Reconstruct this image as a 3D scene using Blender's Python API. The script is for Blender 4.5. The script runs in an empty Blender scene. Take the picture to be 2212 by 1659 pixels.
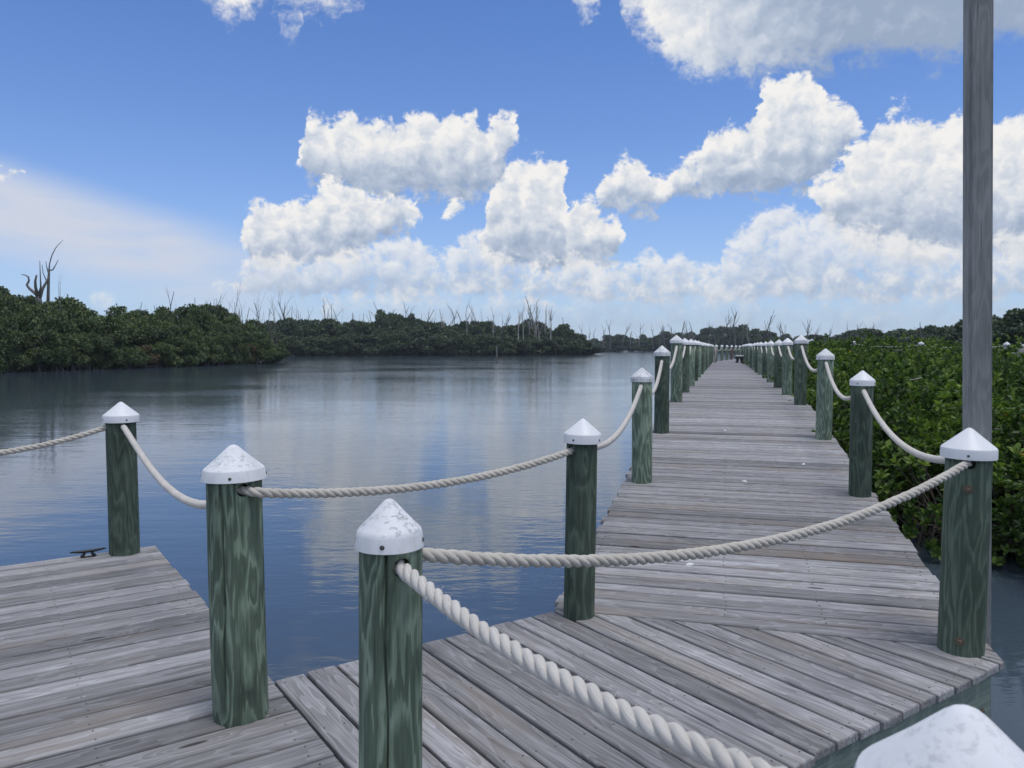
import bpy, bmesh, math, random
import numpy as np
from mathutils import Vector, Matrix, Quaternion

SC = bpy.context.scene
COL = SC.collection
PI = math.pi
R = math.radians

# ------------------------------------------------------------------ camera, sky, sun, exposure
CAM_H = 1.55
cam_d = bpy.data.cameras.new('camera')
cam = bpy.data.objects.new('camera', cam_d)
COL.objects.link(cam)
cam.location = (0, 0, CAM_H)
cam.rotation_euler = (R(90 - 2.70), 0, 0)
cam_d.sensor_width = 36.0
cam_d.lens = 27.05
cam_d.clip_start = 0.05
cam_d.clip_end = 20000
cam_d.dof.use_dof = True
cam_d.dof.focus_distance = 4.6
cam_d.dof.aperture_fstop = 9.0
SC.camera = cam

SC.render.engine = 'CYCLES'
SC.cycles.use_denoising = True
SC.cycles.max_bounces = 6
SC.cycles.diffuse_bounces = 3
SC.cycles.glossy_bounces = 3
SC.cycles.transmission_bounces = 3
SC.cycles.transparent_max_bounces = 4
SC.cycles.volume_bounces = 0
SC.cycles.sample_clamp_indirect = 6.0
SC.view_settings.view_transform = 'Standard'
SC.view_settings.look = 'None'
SC.view_settings.gamma = 1.0
SC.view_settings.exposure = 0.08
SC.view_settings.use_curve_mapping = False

SUN_EL, SUN_AZ = 76.0, 125.0        # azimuth clockwise from the view direction (+Y)
sun_d = bpy.data.lights.new('sun', 'SUN')
sun_d.energy = 1.5
sun_d.angle = R(20)
sun_d.color = (1.0, 0.955, 0.89)
sun = bpy.data.objects.new('sun', sun_d)
COL.objects.link(sun)
_sd = Vector((math.sin(R(SUN_AZ)) * math.cos(R(SUN_EL)), math.cos(R(SUN_AZ)) * math.cos(R(SUN_EL)), math.sin(R(SUN_EL))))
sun.rotation_euler = _sd.to_track_quat('Z', 'Y').to_euler()
sun.location = (0, -20, 40)

SKY_STRENGTH = 0.11
SKY_TINT = (0.62, 0.85, 1.24)


class NT:
    """small helper to write node trees"""
    def __init__(self, tree):
        self.t = tree
        self.n = tree.nodes
        self.l = tree.links

    def new(self, kind, **kw):
        nd = self.n.new(kind)
        for k, v in kw.items():
            setattr(nd, k, v)
        return nd

    def put(self, sock, v):
        if isinstance(v, bpy.types.NodeSocket):
            self.l.new(v, sock)
        elif v is not None:
            sock.default_value = v

    def m(self, op, a, b=None, c=None, clamp=False):
        nd = self.new('ShaderNodeMath', operation=op, use_clamp=clamp)
        for i, v in enumerate((a, b, c)):
            if v is not None:
                self.put(nd.inputs[i], v)
        return nd.outputs[0]

    def vm(self, op, a, b=None, scale=None):
        nd = self.new('ShaderNodeVectorMath', operation=op)
        self.put(nd.inputs[0], a)
        if b is not None:
            self.put(nd.inputs[1], b)
        if scale is not None:
            self.put(nd.inputs['Scale'], scale)
        return nd.outputs['Value'] if op in ('LENGTH', 'DOT_PRODUCT', 'DISTANCE') else nd.outputs[0]

    def noise(self, vec, scale, detail=2.0, rough=0.5, kind='FBM', dist=0.0, color=False, lac=2.0):
        nd = self.new('ShaderNodeTexNoise', noise_dimensions='3D', noise_type=kind)
        if hasattr(nd, 'normalize') and kind == 'FBM':
            nd.normalize = True
        self.put(nd.inputs['Vector'], vec)
        self.put(nd.inputs['Scale'], scale)
        nd.inputs['Detail'].default_value = detail
        nd.inputs['Roughness'].default_value = rough
        nd.inputs['Lacunarity'].default_value = lac
        self.put(nd.inputs['Distortion'], dist)
        return nd.outputs['Color'] if color else nd.outputs[0]

    def ramp(self, fac, stops, interp='LINEAR'):
        nd = self.new('ShaderNodeValToRGB')
        cr = nd.color_ramp
        cr.interpolation = interp
        while len(cr.elements) < len(stops):
            cr.elements.new(0.5)
        for e, (p, c) in zip(cr.elements, stops):
            e.position = p
            e.color = (c[0], c[1], c[2], 1) if isinstance(c, (tuple, list)) else (c, c, c, 1)
        self.put(nd.inputs[0], fac)
        return nd.outputs[0]

    def mix(self, fac, a, b, blend='MIX'):
        nd = self.new('ShaderNodeMix', data_type='RGBA', blend_type=blend)
        self.put(nd.inputs['Factor'], fac)
        for nm, v in (('A', a), ('B', b)):
            s = [i for i in nd.inputs if i.name == nm and i.type == 'RGBA'][0]
            if isinstance(v, (tuple, list)):
                v = (v[0], v[1], v[2], 1)
            self.put(s, v)
        return [o for o in nd.outputs if o.type == 'RGBA'][0]

    def smooth(self, x, a, b):
        nd = self.new('ShaderNodeMapRange', interpolation_type='SMOOTHSTEP')
        self.put(nd.inputs[0], x)
        nd.inputs[1].default_value = a
        nd.inputs[2].default_value = b
        nd.inputs[3].default_value = 0.0
        nd.inputs[4].default_value = 1.0
        return nd.outputs[0]

    def lin(self, x, a, b, c, d, clamp=True):
        nd = self.new('ShaderNodeMapRange', interpolation_type='LINEAR', clamp=clamp)
        self.put(nd.inputs[0], x)
        for i, v in enumerate((a, b, c, d)):
            nd.inputs[1 + i].default_value = v
        return nd.outputs[0]

    def sep(self, v):
        nd = self.new('ShaderNodeSeparateXYZ')
        self.put(nd.inputs[0], v)
        return nd.outputs

    def comb(self, x, y, z):
        nd = self.new('ShaderNodeCombineXYZ')
        for i, v in enumerate((x, y, z)):
            self.put(nd.inputs[i], v)
        return nd.outputs[0]


# photograph measurements are taken on a 2212 x 1659 view of it (focal length 1662 there, horizon at 751)
FPX, CXP, HOR = 1662.0, 1106.0, 751.0


def ray(px, py):
    a, u = (px - CXP) / FPX, -(py - 829.5) / FPX
    c, s = math.cos(R(2.70)), math.sin(R(2.70))
    return Vector((a, c + u * s, -s + u * c))


def at(px, py, z=0.0):
    """point of a measured image point lying on the level z"""
    r_ = ray(px, py)
    return Vector((0, 0, CAM_H)) + r_ * ((z - CAM_H) / r_.z)


def at_d(px, py, d):
    """point of a measured image point at distance d"""
    r_ = ray(px, py)
    return Vector((0, 0, CAM_H)) + r_ * (d / r_.y)


def sky_dir(px, py):
    a = math.atan2(px - CXP, FPX)
    e = math.atan2(-(py - HOR) * math.cos(a), FPX)
    return a, e


# outlines of the cloud banks, measured on the photograph: (x, top, bottom) in the measured view; None ends a bank
BANKS = [
    # overhead bank at upper right and the scraps beside it
    [(455, -60, 8), (480, -200, 32), (510, -200, 50), (540, -200, 40), (565, -200, 38), (600, -200, 18), (650, -200, 27), (700, -200, 30), (750, -200, 24), (790, -60, 4), None,
     (1228, -60, 8), (1240, -200, 50), (1262, -200, 58), (1278, -200, 40), (1296, -60, 12), None,
     (1335, -60, 10), (1350, -400, 52), (1400, -400, 110), (1440, -400, 160), (1510, -400, 196), (1560, -400, 172), (1620, -400, 192), (1690, -400, 168), (1770, -400, 166), (1820, -400, 150),
     (1900, -400, 142), (2000, -400, 142), (2080, -400, 132), (2150, -400, 116), (2212, -400, 96), (2312, -400, 60)],
    [(652, 360, 365), (662, 300, 378), (674, 262, 390), (700, 268, 400), (722, 278, 408), (748, 255, 414), (768, 258, 418), (792, 282, 422), (830, 274, 424), (864, 276, 425), (882, 260, 426), (905, 266, 427), (921, 252, 427),
     (952, 263, 427), (985, 256, 425), (1006, 270, 424), (1030, 252, 420), (1046, 288, 414), (1064, 300, 402), (1074, 262, 392), (1098, 262, 345), (1112, 266, 328), (1124, 300, 310), None,
     (1282, 412, 425), (1296, 392, 445), (1312, 372, 458), (1332, 374, 456), (1346, 349, 455), (1376, 350, 456), (1396, 377, 455), (1412, 392, 452), (1426, 400, 444), (1444, 372, 428), (1482, 352, 420), (1506, 350, 416),
     (1516, 306, 412), (1545, 288, 415), (1566, 278, 418), (1600, 286, 422), (1622, 272, 425), (1632, 214, 425), (1652, 186, 425), (1690, 176, 422), (1735, 168, 415), (1762, 200, 405), (1775, 232, 380), (1800, 234, 356), (1828, 252, 330),
     (1844, 280, 300), None, (1902, 244, 250), (1915, 230, 250), (1938, 230, 238), None],
    [(-100, 362, 386), (0, 360, 386), (40, 366, 384), (62, 374, 380), None,
     (526, 520, 530), (534, 490, 548), (546, 460, 566), (576, 444, 575), (602, 449, 576), (640, 440, 574), (676, 436, 566), (690, 410, 560), (708, 393, 556), (742, 402, 550), (780, 416, 542), (806, 428, 530), (830, 432, 520), (852, 422, 506), (874, 426, 498),
     (894, 448, 488), (914, 464, 472), None, (958, 466, 472), (972, 444, 474), (990, 432, 468), (1004, 440, 452), None,
     (1040, 500, 556), (1054, 450, 566), (1068, 392, 575), (1090, 376, 580), (1112, 348, 582), (1140, 356, 584), (1164, 343, 585), (1178, 372, 585), (1198, 362, 584), (1217, 366, 583), (1221, 430, 580), (1232, 482, 578), (1243, 446, 576), (1276, 438, 574), (1300, 456, 570),
     (1337, 472, 545), None,
     (1752, 412, 440), (1764, 394, 470), (1800, 368, 500), (1822, 340, 520), (1850, 318, 535), (1866, 288, 545), (1892, 273, 550), (1922, 268, 552), (1952, 276, 555), (1982, 263, 558), (2010, 276, 560), (2050, 260, 562), (2090, 256, 565), (2130, 276, 565),
     (2162, 264, 566), (2212, 250, 566), (2312, 240, 566)],
    [(470, 618, 622), (510, 596, 630), (546, 560, 632), (580, 552, 634), (622, 548, 636), (660, 562, 638), (690, 550, 640), (722, 546, 640), (780, 534, 640), (832, 530, 640), (884, 523, 640), (920, 525, 640), (932, 548, 640), (960, 556, 640), (984, 520, 640), (1005, 508, 640),
     (1042, 500, 640), (1060, 545, 640), (1130, 562, 642), (1166, 576, 645), (1215, 570, 645), (1240, 548, 645), (1262, 552, 645), (1300, 590, 648), (1342, 572, 650), (1382, 556, 650), (1420, 543, 650), (1442, 562, 650), (1460, 556, 650), (1482, 548, 650), (1496, 572, 650), (1532, 574, 650),
     (1552, 568, 650), (1564, 520, 650), (1590, 492, 650), (1640, 466, 650), (1692, 450, 650), (1745, 462, 650), (1800, 478, 650), (1850, 492, 650), (1905, 500, 650), (2000, 525, 650), (2100, 545, 650), (2160, 505, 650), (2212, 498, 650), (2312, 500, 650)],
    [(200, 655, 650), (212, 638, 662), (235, 630, 664), (256, 640, 660), None, (606, 66, 74), (618, 44, 92), (640, 36, 98), (656, 44, 72), None, (700, 640, 690), (780, 632, 700), (860, 628, 705), (940, 600, 705), (1000, 612, 705), (1080, 600, 705), (1160, 596, 705), (1220, 618, 705), (1290, 604, 705), (1360, 600, 705), (1430, 590, 705),
     (1500, 604, 705), (1590, 612, 705), (1660, 600, 705), (1740, 612, 705), (1800, 590, 705), (1880, 586, 705), (1960, 600, 705), (2040, 596, 705), (2120, 560, 705), (2212, 560, 705), (2312, 560, 705)],
]
BX0, BX1, BY0, BY1 = -100.0, 2312.0, -500.0, 800.0


def build_world():
    w = bpy.data.worlds.new('World')
    SC.world = w
    w.use_nodes = True
    w.cycles.sampling_method = 'MANUAL'
    w.cycles.sample_map_resolution = 512
    t = NT(w.node_tree)
    t.n.clear()
    out = t.new('ShaderNodeOutputWorld')
    bg = t.new('ShaderNodeBackground')
    tc = t.new('ShaderNodeTexCoord')
    D = t.vm('NORMALIZE', tc.outputs['Generated'])
    sky = t.new('ShaderNodeTexSky', sky_type='NISHITA')
    sky.sun_disc = False
    sky.sun_elevation = R(SUN_EL)
    sky.sun_rotation = R(SUN_AZ)
    sky.air_density = 1.0
    sky.dust_density = 0.15
    sky.ozone_density = 3.2

    x, y, z = t.sep(D)[:3]
    az = t.m('ARCTAN2', x, y)
    el = t.m('ARCSINE', z)
    far = 1.6
    Ds = t.vm('SCALE', t.vm('MULTIPLY', D, (1, 1, 1.1)), scale=far)
    w1 = t.vm('SUBTRACT', t.noise(Ds, 15, 4, 0.62, color=True), (0.5, 0.5, 0.5))
    wx, wy, wz = t.sep(w1)[:3]

    def curve(fac, pts):
        nd = t.new('ShaderNodeFloatCurve')
        c = nd.mapping.curves[0]
        nd.mapping.use_clip = False
        while len(c.points) < len(pts):
            c.points.new(0.5, 0.5)
        for cp, (px, py) in zip(c.points, pts):
            cp.location = (px, py)
            cp.handle_type = 'VECTOR'
        nd.mapping.update()
        t.put(nd.inputs['Value'], fac)
        return nd.outputs[0]

    ysafe = t.m('MAXIMUM', y, 0.15)
    X = t.m('MULTIPLY_ADD', t.m('DIVIDE', x, ysafe), FPX, CXP)
    Y = t.m('SUBTRACT', HOR, t.m('MULTIPLY', t.m('DIVIDE', z, ysafe), FPX))
    wamp = 80.0
    Xw = t.m('MULTIPLY_ADD', wx, wamp, X)
    Yw = t.m('MULTIPLY_ADD', wz, wamp, Y)
    fac = t.m('DIVIDE', t.m('SUBTRACT', Xw, BX0), BX1 - BX0)

    Dw = t.vm('ADD', Ds, t.vm('SCALE', w1, scale=0.045))

    def relief(off):
        q = Dw if off is None else t.vm('ADD', Dw, off)
        rid = t.noise(q, 13, 3, 0.62, kind='RIDGED_MULTIFRACTAL', lac=2.3)
        fb = t.noise(q, 23, 3, 0.58)
        return t.m('ADD', t.m('MULTIPLY', t.m('SUBTRACT', 0.9, rid), 0.34), t.m('MULTIPLY', t.m('SUBTRACT', fb, 0.5), 1.3))
    rs = relief(None)
    r1 = relief((-0.014, 0, 0.018))
    emb = t.m('SUBTRACT', rs, r1)
    hf = t.m('SUBTRACT', t.noise(Dw, 62, 4, 0.66), 0.5)
    r0 = t.m('MULTIPLY_ADD', hf, 1.1, rs)
    emb = t.m('MULTIPLY_ADD', hf, 0.16, emb)

    hz = t.m('POWER', 2.718, t.m('MULTIPLY', t.m('MAXIMUM', el, 0.0), -8.0))
    tint = t.vm('MULTIPLY', sky.outputs[0], SKY_TINT)
    air = tuple(c / SKY_STRENGTH for c in (0.52, 0.62, 0.78))
    col = t.mix(t.m('MULTIPLY', hz, 0.82), tint, air)
    # smooth veil of high cloud low on the left
    vv = t.m('SUBTRACT', el, t.m('SUBTRACT', 0.010, t.m('MULTIPLY', az, 0.25)))
    vn = t.noise(t.vm('MULTIPLY', D, (3, 3, 16)), 3.0, 3, 0.5)
    va = t.m('MULTIPLY', t.m('MULTIPLY', t.smooth(vv, 0.060, 0.010), t.smooth(vv, -0.085, -0.02)), t.lin(az, -0.22, -0.42, 0.0, 1.0))
    va = t.m('MULTIPLY', va, t.lin(vn, 0.30, 0.62, 0.50, 0.95))
    col = t.mix(va, col, tuple(c / SKY_STRENGTH for c in (0.60, 0.64, 0.74)))

    STOPS = [(0.05, (0.36, 0.45, 0.61)), (0.34, (0.52, 0.60, 0.74)), (0.58, (0.73, 0.78, 0.86)), (0.84, (1.0, 0.985, 0.965))]

    def shade(lit):
        return t.vm('SCALE', t.ramp(lit, STOPS), scale=0.86 / SKY_STRENGTH)
    # the rest of the sky dome carries the same broken cumulus
    off = t.m('MAXIMUM', t.m('SUBTRACT', t.m('ABSOLUTE', az), 0.60), t.m('SUBTRACT', el, 0.49))
    offm = t.smooth(off, 0.0, 0.12)
    inm = t.m('SUBTRACT', 1.0, offm)
    wild = t.lin(t.noise(t.vm('ADD', D, (3.1, 1.7, 0.4)), 2.6, 2, 0.5), 0.34, 0.62, -0.9, 1.0)
    wa = t.m('MULTIPLY', t.m('MULTIPLY', t.smooth(t.m('ADD', wild, r0), 0.0, 0.3), offm), t.smooth(el, 0.0, 0.12))
    col = t.mix(wa, col, shade(t.m('ADD', t.m('MULTIPLY', emb, 0.9), t.lin(wild, 0.0, 1.0, 0.75, 0.30))))

    for k, bank in enumerate(BANKS):
        tops, bots = [], []
        segs, cur = [], []
        for pt in bank + [None]:
            if pt is None:
                if cur:
                    segs.append(cur)
                cur = []
            else:
                cur.append(pt)
        # banks end in a soft taper, not in a wall
        for si, sg in enumerate(segs):
            lo = BX0 if si == 0 else (segs[si - 1][-1][0] + sg[0][0]) / 2
            hi = BX1 if si == len(segs) - 1 else (sg[-1][0] + segs[si + 1][0][0]) / 2

            def end(px, ref):
                if k == 0:
                    return (px, -400, -140)
                mid = (ref[1] + ref[2]) / 2
                return (px, mid + 62, mid - 62)
            row = list(sg)
            if sg[0][0] > BX0 + 5:
                row = [end(max(lo, sg[0][0] - 34), sg[0])] + row
            if sg[-1][0] < BX1 - 5:
                row = row + [end(min(hi, sg[-1][0] + 34), sg[-1])]
            tops += [(a, b) for a, b, c in row]
            bots += [(a, c) for a, b, c in row]
        nx = lambda v: (v - BX0) / (BX1 - BX0)
        ny = lambda v: (v - BY0) / (BY1 - BY0)
        if tops[0][0] > BX0 + 1:
            tops.insert(0, (BX0, tops[0][1])), bots.insert(0, (BX0, bots[0][1]))
        if tops[-1][0] < BX1 - 1:
            tops.append((BX1, tops[-1][1])), bots.append((BX1, bots[-1][1]))
        top = t.m('MULTIPLY_ADD', curve(fac, [(nx(a), ny(b)) for a, b in tops]), BY1 - BY0, BY0)
        bot = t.m('MULTIPLY_ADD', curve(fac, [(nx(a), ny(b)) for a, b in bots]), BY1 - BY0, BY0)
        dt = t.m('SUBTRACT', Yw, top)
        db = t.m('SUBTRACT', bot, Yw)
        if k == 0:
            h = t.m('MULTIPLY', db, 1 / 75.0)
        else:
            h = t.m('MINIMUM', t.m('MULTIPLY', dt, 1 / (48.0 if k < 3 else 40.0)), t.m('MULTIPLY', db, 1 / (70.0 if k < 3 else 46.0)))
        h = t.m('ADD', t.m('MINIMUM', h, 1.6 if k < 3 else (0.34, 0.10)[k - 3]), r0)
        al = t.smooth(h, 0.02, (0.95, 0.48, 0.48, 0.66, 0.75)[k])
        al = t.m('MULTIPLY', al, inm)
        if k == 0:
            lit = t.m('MULTIPLY_ADD', emb, 0.50, t.lin(X, 1400, 1800, 0.74, 0.0))
            lit = t.m('ADD', lit, t.lin(db, 0, 60, -0.05, 0.04))
        else:
            thick = t.m('MAXIMUM', t.m('SUBTRACT', bot, top), 70.0)
            f = t.m('DIVIDE', dt, thick)
            lit = t.m('SUBTRACT', t.lin(f, 0.0, 0.5, 0.80, 0.64), t.m('MULTIPLY', t.smooth(f, 0.35, 0.95), 0.46 if k < 3 else 0.36))
            lit = t.m('MULTIPLY_ADD', emb, 0.72 if k < 3 else 0.55, lit)
        if k >= 3:
            al = t.m('MULTIPLY', al, (0.80, 0.55)[k - 3])
        col = t.mix(al, col, shade(lit))
    t.l.new(col, bg.inputs['Color'])
    bg.inputs['Strength'].default_value = SKY_STRENGTH
    t.l.new(bg.outputs[0], out.inputs[0])


build_world()


# ------------------------------------------------------------------ helpers
def tag(o, label=None, cat=None, group=None, kind=None):
    if label:
        o['label'] = label
    if cat:
        o['category'] = cat
    if group:
        o['group'] = group
    if kind:
        o['kind'] = kind
    return o


def empty(name, loc=(0, 0, 0), rz=0.0):
    o = bpy.data.objects.new(name, None)
    o.empty_display_size = 0.2
    COL.objects.link(o)
    o.location = loc
    o.rotation_euler = (0, 0, rz)
    return o


def obj(name, me, mat=None, parent=None, loc=None, rz=None):
    if mat is not None and not me.materials:
        me.materials.append(mat)
    o = bpy.data.objects.new(name, me)
    COL.objects.link(o)
    if parent is not None:
        o.parent = parent
    if loc is not None:
        o.location = loc
    if rz is not None:
        o.rotation_euler = (0, 0, rz)
    return o


def mesh_np(name, V, F, smooth=False):
    """V (n,3) array; F (m,k) array of equal sized faces"""
    V = np.ascontiguousarray(V, dtype=np.float32)
    F = np.ascontiguousarray(F, dtype=np.int32)
    me = bpy.data.meshes.new(name)
    k = F.shape[1]
    me.vertices.add(len(V))
    me.vertices.foreach_set('co', V.ravel())
    me.loops.add(F.size)
    me.loops.foreach_set('vertex_index', F.ravel())
    me.polygons.add(len(F))
    me.polygons.foreach_set('loop_start', np.arange(0, F.size, k, dtype=np.int32))
    if smooth:
        me.polygons.foreach_set('use_smooth', np.ones(len(F), dtype=bool))
    me.update(calc_edges=True)
    return me


def mesh_py(name, V, F, smooth=False):
    me = bpy.data.meshes.new(name)
    me.from_pydata([tuple(v) for v in V], [], F)
    if smooth:
        for p_ in me.polygons:
            p_.use_smooth = True
    me.update()
    return me


def prism(poly, z0, z1, ch=0.005):
    """polygon slab with its upper edges rounded over; returns verts, faces"""
    n = len(poly)

    def inset(d_):
        ins = []
        for i in range(n):
            p0, p1, p2 = Vector(poly[i - 1]), Vector(poly[i]), Vector(poly[(i + 1) % n])
            d1, d2 = (p1 - p0).normalized(), (p2 - p1).normalized()
            n1, n2 = Vector((-d1.y, d1.x)), Vector((-d2.y, d2.x))
            b = n1 + n2
            b = b / max(0.35, b.dot(n1)) if b.length > 1e-6 else n1
            ins.append(p1 + b * d_)
        return ins
    rings = [(0.0, z0), (0.0, z1 - ch), (ch * 0.32, z1 - ch * 0.32), (ch, z1)]
    V = []
    for (d_, z) in rings:
        V += [(p_[0], p_[1], z) for p_ in (inset(d_) if d_ else poly)]
    F = [list(range(n))[::-1], [3 * n + i for i in range(n)]]
    for k in range(3):
        for i in range(n):
            j = (i + 1) % n
            F.append([k * n + i, k * n + j, (k + 1) * n + j, (k + 1) * n + i])
    return V, F


def clip(poly, nrm, dist):
    """keep the side where p . nrm <= dist"""
    outp = []
    for i in range(len(poly)):
        a, b = poly[i], poly[(i + 1) % len(poly)]
        da = a[0] * nrm[0] + a[1] * nrm[1] - dist
        db = b[0] * nrm[0] + b[1] * nrm[1] - dist
        if da <= 0:
            outp.append(a)
        if da * db < 0:
            s = da / (da - db)
            outp.append((a[0] + (b[0] - a[0]) * s, a[1] + (b[1] - a[1]) * s))
    return outp


def lathe(profile, seg=40, cap_bottom=False):
    """profile of (r, z) from the bottom up; last r may be 0"""
    V, F = [], []
    for (r, z) in profile:
        for i in range(seg):
            a = 2 * PI * i / seg
            V.append((r * math.cos(a), r * math.sin(a), z))
    for k in range(len(profile) - 1):
        for i in range(seg):
            j = (i + 1) % seg
            F.append([k * seg + i, k * seg + j, (k + 1) * seg + j, (k + 1) * seg + i])
    F.append([(len(profile) - 1) * seg + i for i in range(seg)])
    if cap_bottom:
        F.append([i for i in range(seg)][::-1])
    return V, F


def tube(pts, rad, seg=6, V=None, F=None, closed=True):
    """tapered tube along points; rad is a number or one radius per point"""
    V = [] if V is None else V
    F = [] if F is None else F
    n = len(pts)
    rr = [rad] * n if isinstance(rad, (int, float)) else rad
    base = len(V)
    prev = None
    for i in range(n):
        a = pts[max(0, i - 1)]
        b = pts[min(n - 1, i + 1)]
        d = (Vector(b) - Vector(a)).normalized()
        if prev is None:
            s = d.cross(Vector((0, 0, 1)))
            if s.length < 0.05:
                s = d.cross(Vector((1, 0, 0)))
        else:
            s = prev - d * prev.dot(d)
        s.normalize()
        prev = s
        u = d.cross(s)
        c = Vector(pts[i])
        for k in range(seg):
            an = 2 * PI * k / seg
            V.append(tuple(c + (s * math.cos(an) + u * math.sin(an)) * rr[i]))
    for i in range(n - 1):
        for k in range(seg):
            j = (k + 1) % seg
            F.append([base + i * seg + k, base + i * seg + j, base + (i + 1) * seg + j, base + (i + 1) * seg + k])
    if closed:
        F.append([base + k for k in range(seg)][::-1])
        F.append([base + (n - 1) * seg + k for k in range(seg)])
    return V, F


def box(x0, x1, y0, y1, z0, z1, V=None, F=None):
    V = [] if V is None else V
    F = [] if F is None else F
    b = len(V)
    V += [(x0, y0, z0), (x1, y0, z0), (x1, y1, z0), (x0, y1, z0), (x0, y0, z1), (x1, y0, z1), (x1, y1, z1), (x0, y1, z1)]
    F += [[b + i for i in f] for f in ([3, 2, 1, 0], [4, 5, 6, 7], [0, 1, 5, 4], [1, 2, 6, 5], [2, 3, 7, 6], [3, 0, 4, 7])]
    return V, F


# ------------------------------------------------------------------ materials
def new_mat(name):
    m_ = bpy.data.materials.new(name)
    m_.use_nodes = True
    t = NT(m_.node_tree)
    bs = [n for n in t.n if n.type == 'BSDF_PRINCIPLED'][0]
    return m_, t, bs


def bump(t, bs, height, strength, dist):
    b = t.new('ShaderNodeBump')
    b.inputs['Strength'].default_value = strength
    b.inputs['Distance'].default_value = dist
    t.put(b.inputs['Height'], height)
    t.l.new(b.outputs[0], bs.inputs['Normal'])


def mat_plank(name, dark, mid, light, brown, tone=(0.62, 1.30)):
    """weathered board, grain along local X"""
    m_, t, bs = new_mat(name)
    tc = t.new('ShaderNodeTexCoord')
    oi = t.new('ShaderNodeObjectInfo')
    rnd = oi.outputs['Random']
    shift = t.comb(t.m('MULTIPLY', rnd, 63.0), t.m('MULTIPLY', rnd, 17.3), t.m('MULTIPLY', rnd, 29.7))
    P = t.vm('ADD', tc.outputs['Object'], shift)
    # ring figure: distance to a wandering pith line, so that cathedrals and straight grain both appear
    Pl = t.vm('MULTIPLY', P, (0.55, 3.0, 3.0))
    wob = t.noise(Pl, 1.6, 3, 0.5)
    fine = t.noise(t.vm('MULTIPLY', P, (1.5, 40, 40)), 1.0, 3, 0.6)
    # knots: sparse voronoi cells bend the grain
    vk = t.new('ShaderNodeTexVoronoi', feature='F1')
    t.put(vk.inputs['Vector'], t.vm('MULTIPLY', P, (1.5, 7.5, 0.0)))
    vk.inputs['Scale'].default_value = 1.0
    kd = vk.outputs['Distance']
    ksel = t.m('GREATER_THAN', t.sep(vk.outputs['Color'])[0], 0.62)
    kin = t.m('MULTIPLY', t.smooth(kd, 0.34, 0.0), ksel)
    core = t.m('MULTIPLY', t.smooth(kd, 0.10, 0.045), ksel)
    ring = t.m('ADD', t.m('MULTIPLY', wob, 15.0), t.m('MULTIPLY', kin, 3.4))
    ring = t.m('ADD', ring, t.m('MULTIPLY', fine, 0.25))
    band = t.m('FRACT', ring)
    saw = t.m('POWER', band, 2.2)
    streak = t.noise(t.vm('MULTIPLY', P, (1.4, 120, 120)), 1.0, 4, 0.7)
    streak2 = t.noise(t.vm('MULTIPLY', P, (0.45, 30, 30)), 1.0, 3, 0.6)
    blot = t.noise(t.vm('MULTIPLY', P, (1.3, 5, 5)), 1.0, 4, 0.6)
    v = t.m('ADD', t.m('MULTIPLY', saw, 0.16), t.m('MULTIPLY', streak, 0.60))
    v = t.m('ADD', v, t.m('MULTIPLY', streak2, 0.45))
    v = t.m('ADD', v, t.m('MULTIPLY', t.m('SUBTRACT', blot, 0.5), 0.30))
    v = t.m('SUBTRACT', v, t.m('MULTIPLY', core, 0.5))
    col = t.ramp(v, [(0.28, dark), (0.52, mid), (0.86, light)])
    r2 = t.m('FRACT', t.m('MULTIPLY', rnd, 7.31))
    tn = t.lin(r2, 0.0, 1.0, tone[0], tone[1])
    col = t.vm('SCALE', col, scale=tn)
    r3 = t.m('FRACT', t.m('MULTIPLY', rnd, 13.7))
    bm = t.m('MULTIPLY', t.smooth(t.noise(t.vm('MULTIPLY', P, (0.9, 4.5, 4.5)), 1.0, 3, 0.55), 0.48, 0.72), t.lin(r3, 0.15, 1.0, 0.15, 0.95))
    col = t.mix(bm, col, t.mix(0.55, col, brown))
    # dark splits running with the grain
    sp = t.noise(t.vm('MULTIPLY', P, (0.8, 60, 60)), 1.0, 2, 0.4)
    spm = t.smooth(sp, 0.735, 0.775)
    col = t.mix(t.m('MULTIPLY', spm, 0.75), col, tuple(c * 0.35 for c in dark))
    col = t.mix(t.m('MULTIPLY', core, 0.7), col, tuple(c * 0.5 for c in dark))
    t.l.new(col, bs.inputs['Base Color'])
    bs.inputs['Roughness'].default_value = 0.82
    bs.inputs['Specular IOR Level'].default_value = 0.35
    hgt = t.m('SUBTRACT', t.m('ADD', t.m('MULTIPLY', streak, 0.7), t.m('MULTIPLY', saw, 0.35)), t.m('MULTIPLY', spm, 1.2))
    bump(t, bs, hgt, 0.55, 0.004)
    return m_


M_PLANK = mat_plank('weathered_plank', (0.080, 0.076, 0.077), (0.238, 0.232, 0.236), (0.47, 0.475, 0.49), (0.27, 0.21, 0.155))
M_FASCIA = mat_plank('treated_board', (0.085, 0.108, 0.092), (0.17, 0.215, 0.185), (0.26, 0.325, 0.28), (0.18, 0.19, 0.13), (0.9, 1.1))
M_BEAM = mat_plank('dark_beam', (0.03, 0.04, 0.035), (0.07, 0.085, 0.075), (0.12, 0.14, 0.12), (0.10, 0.08, 0.06))


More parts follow.
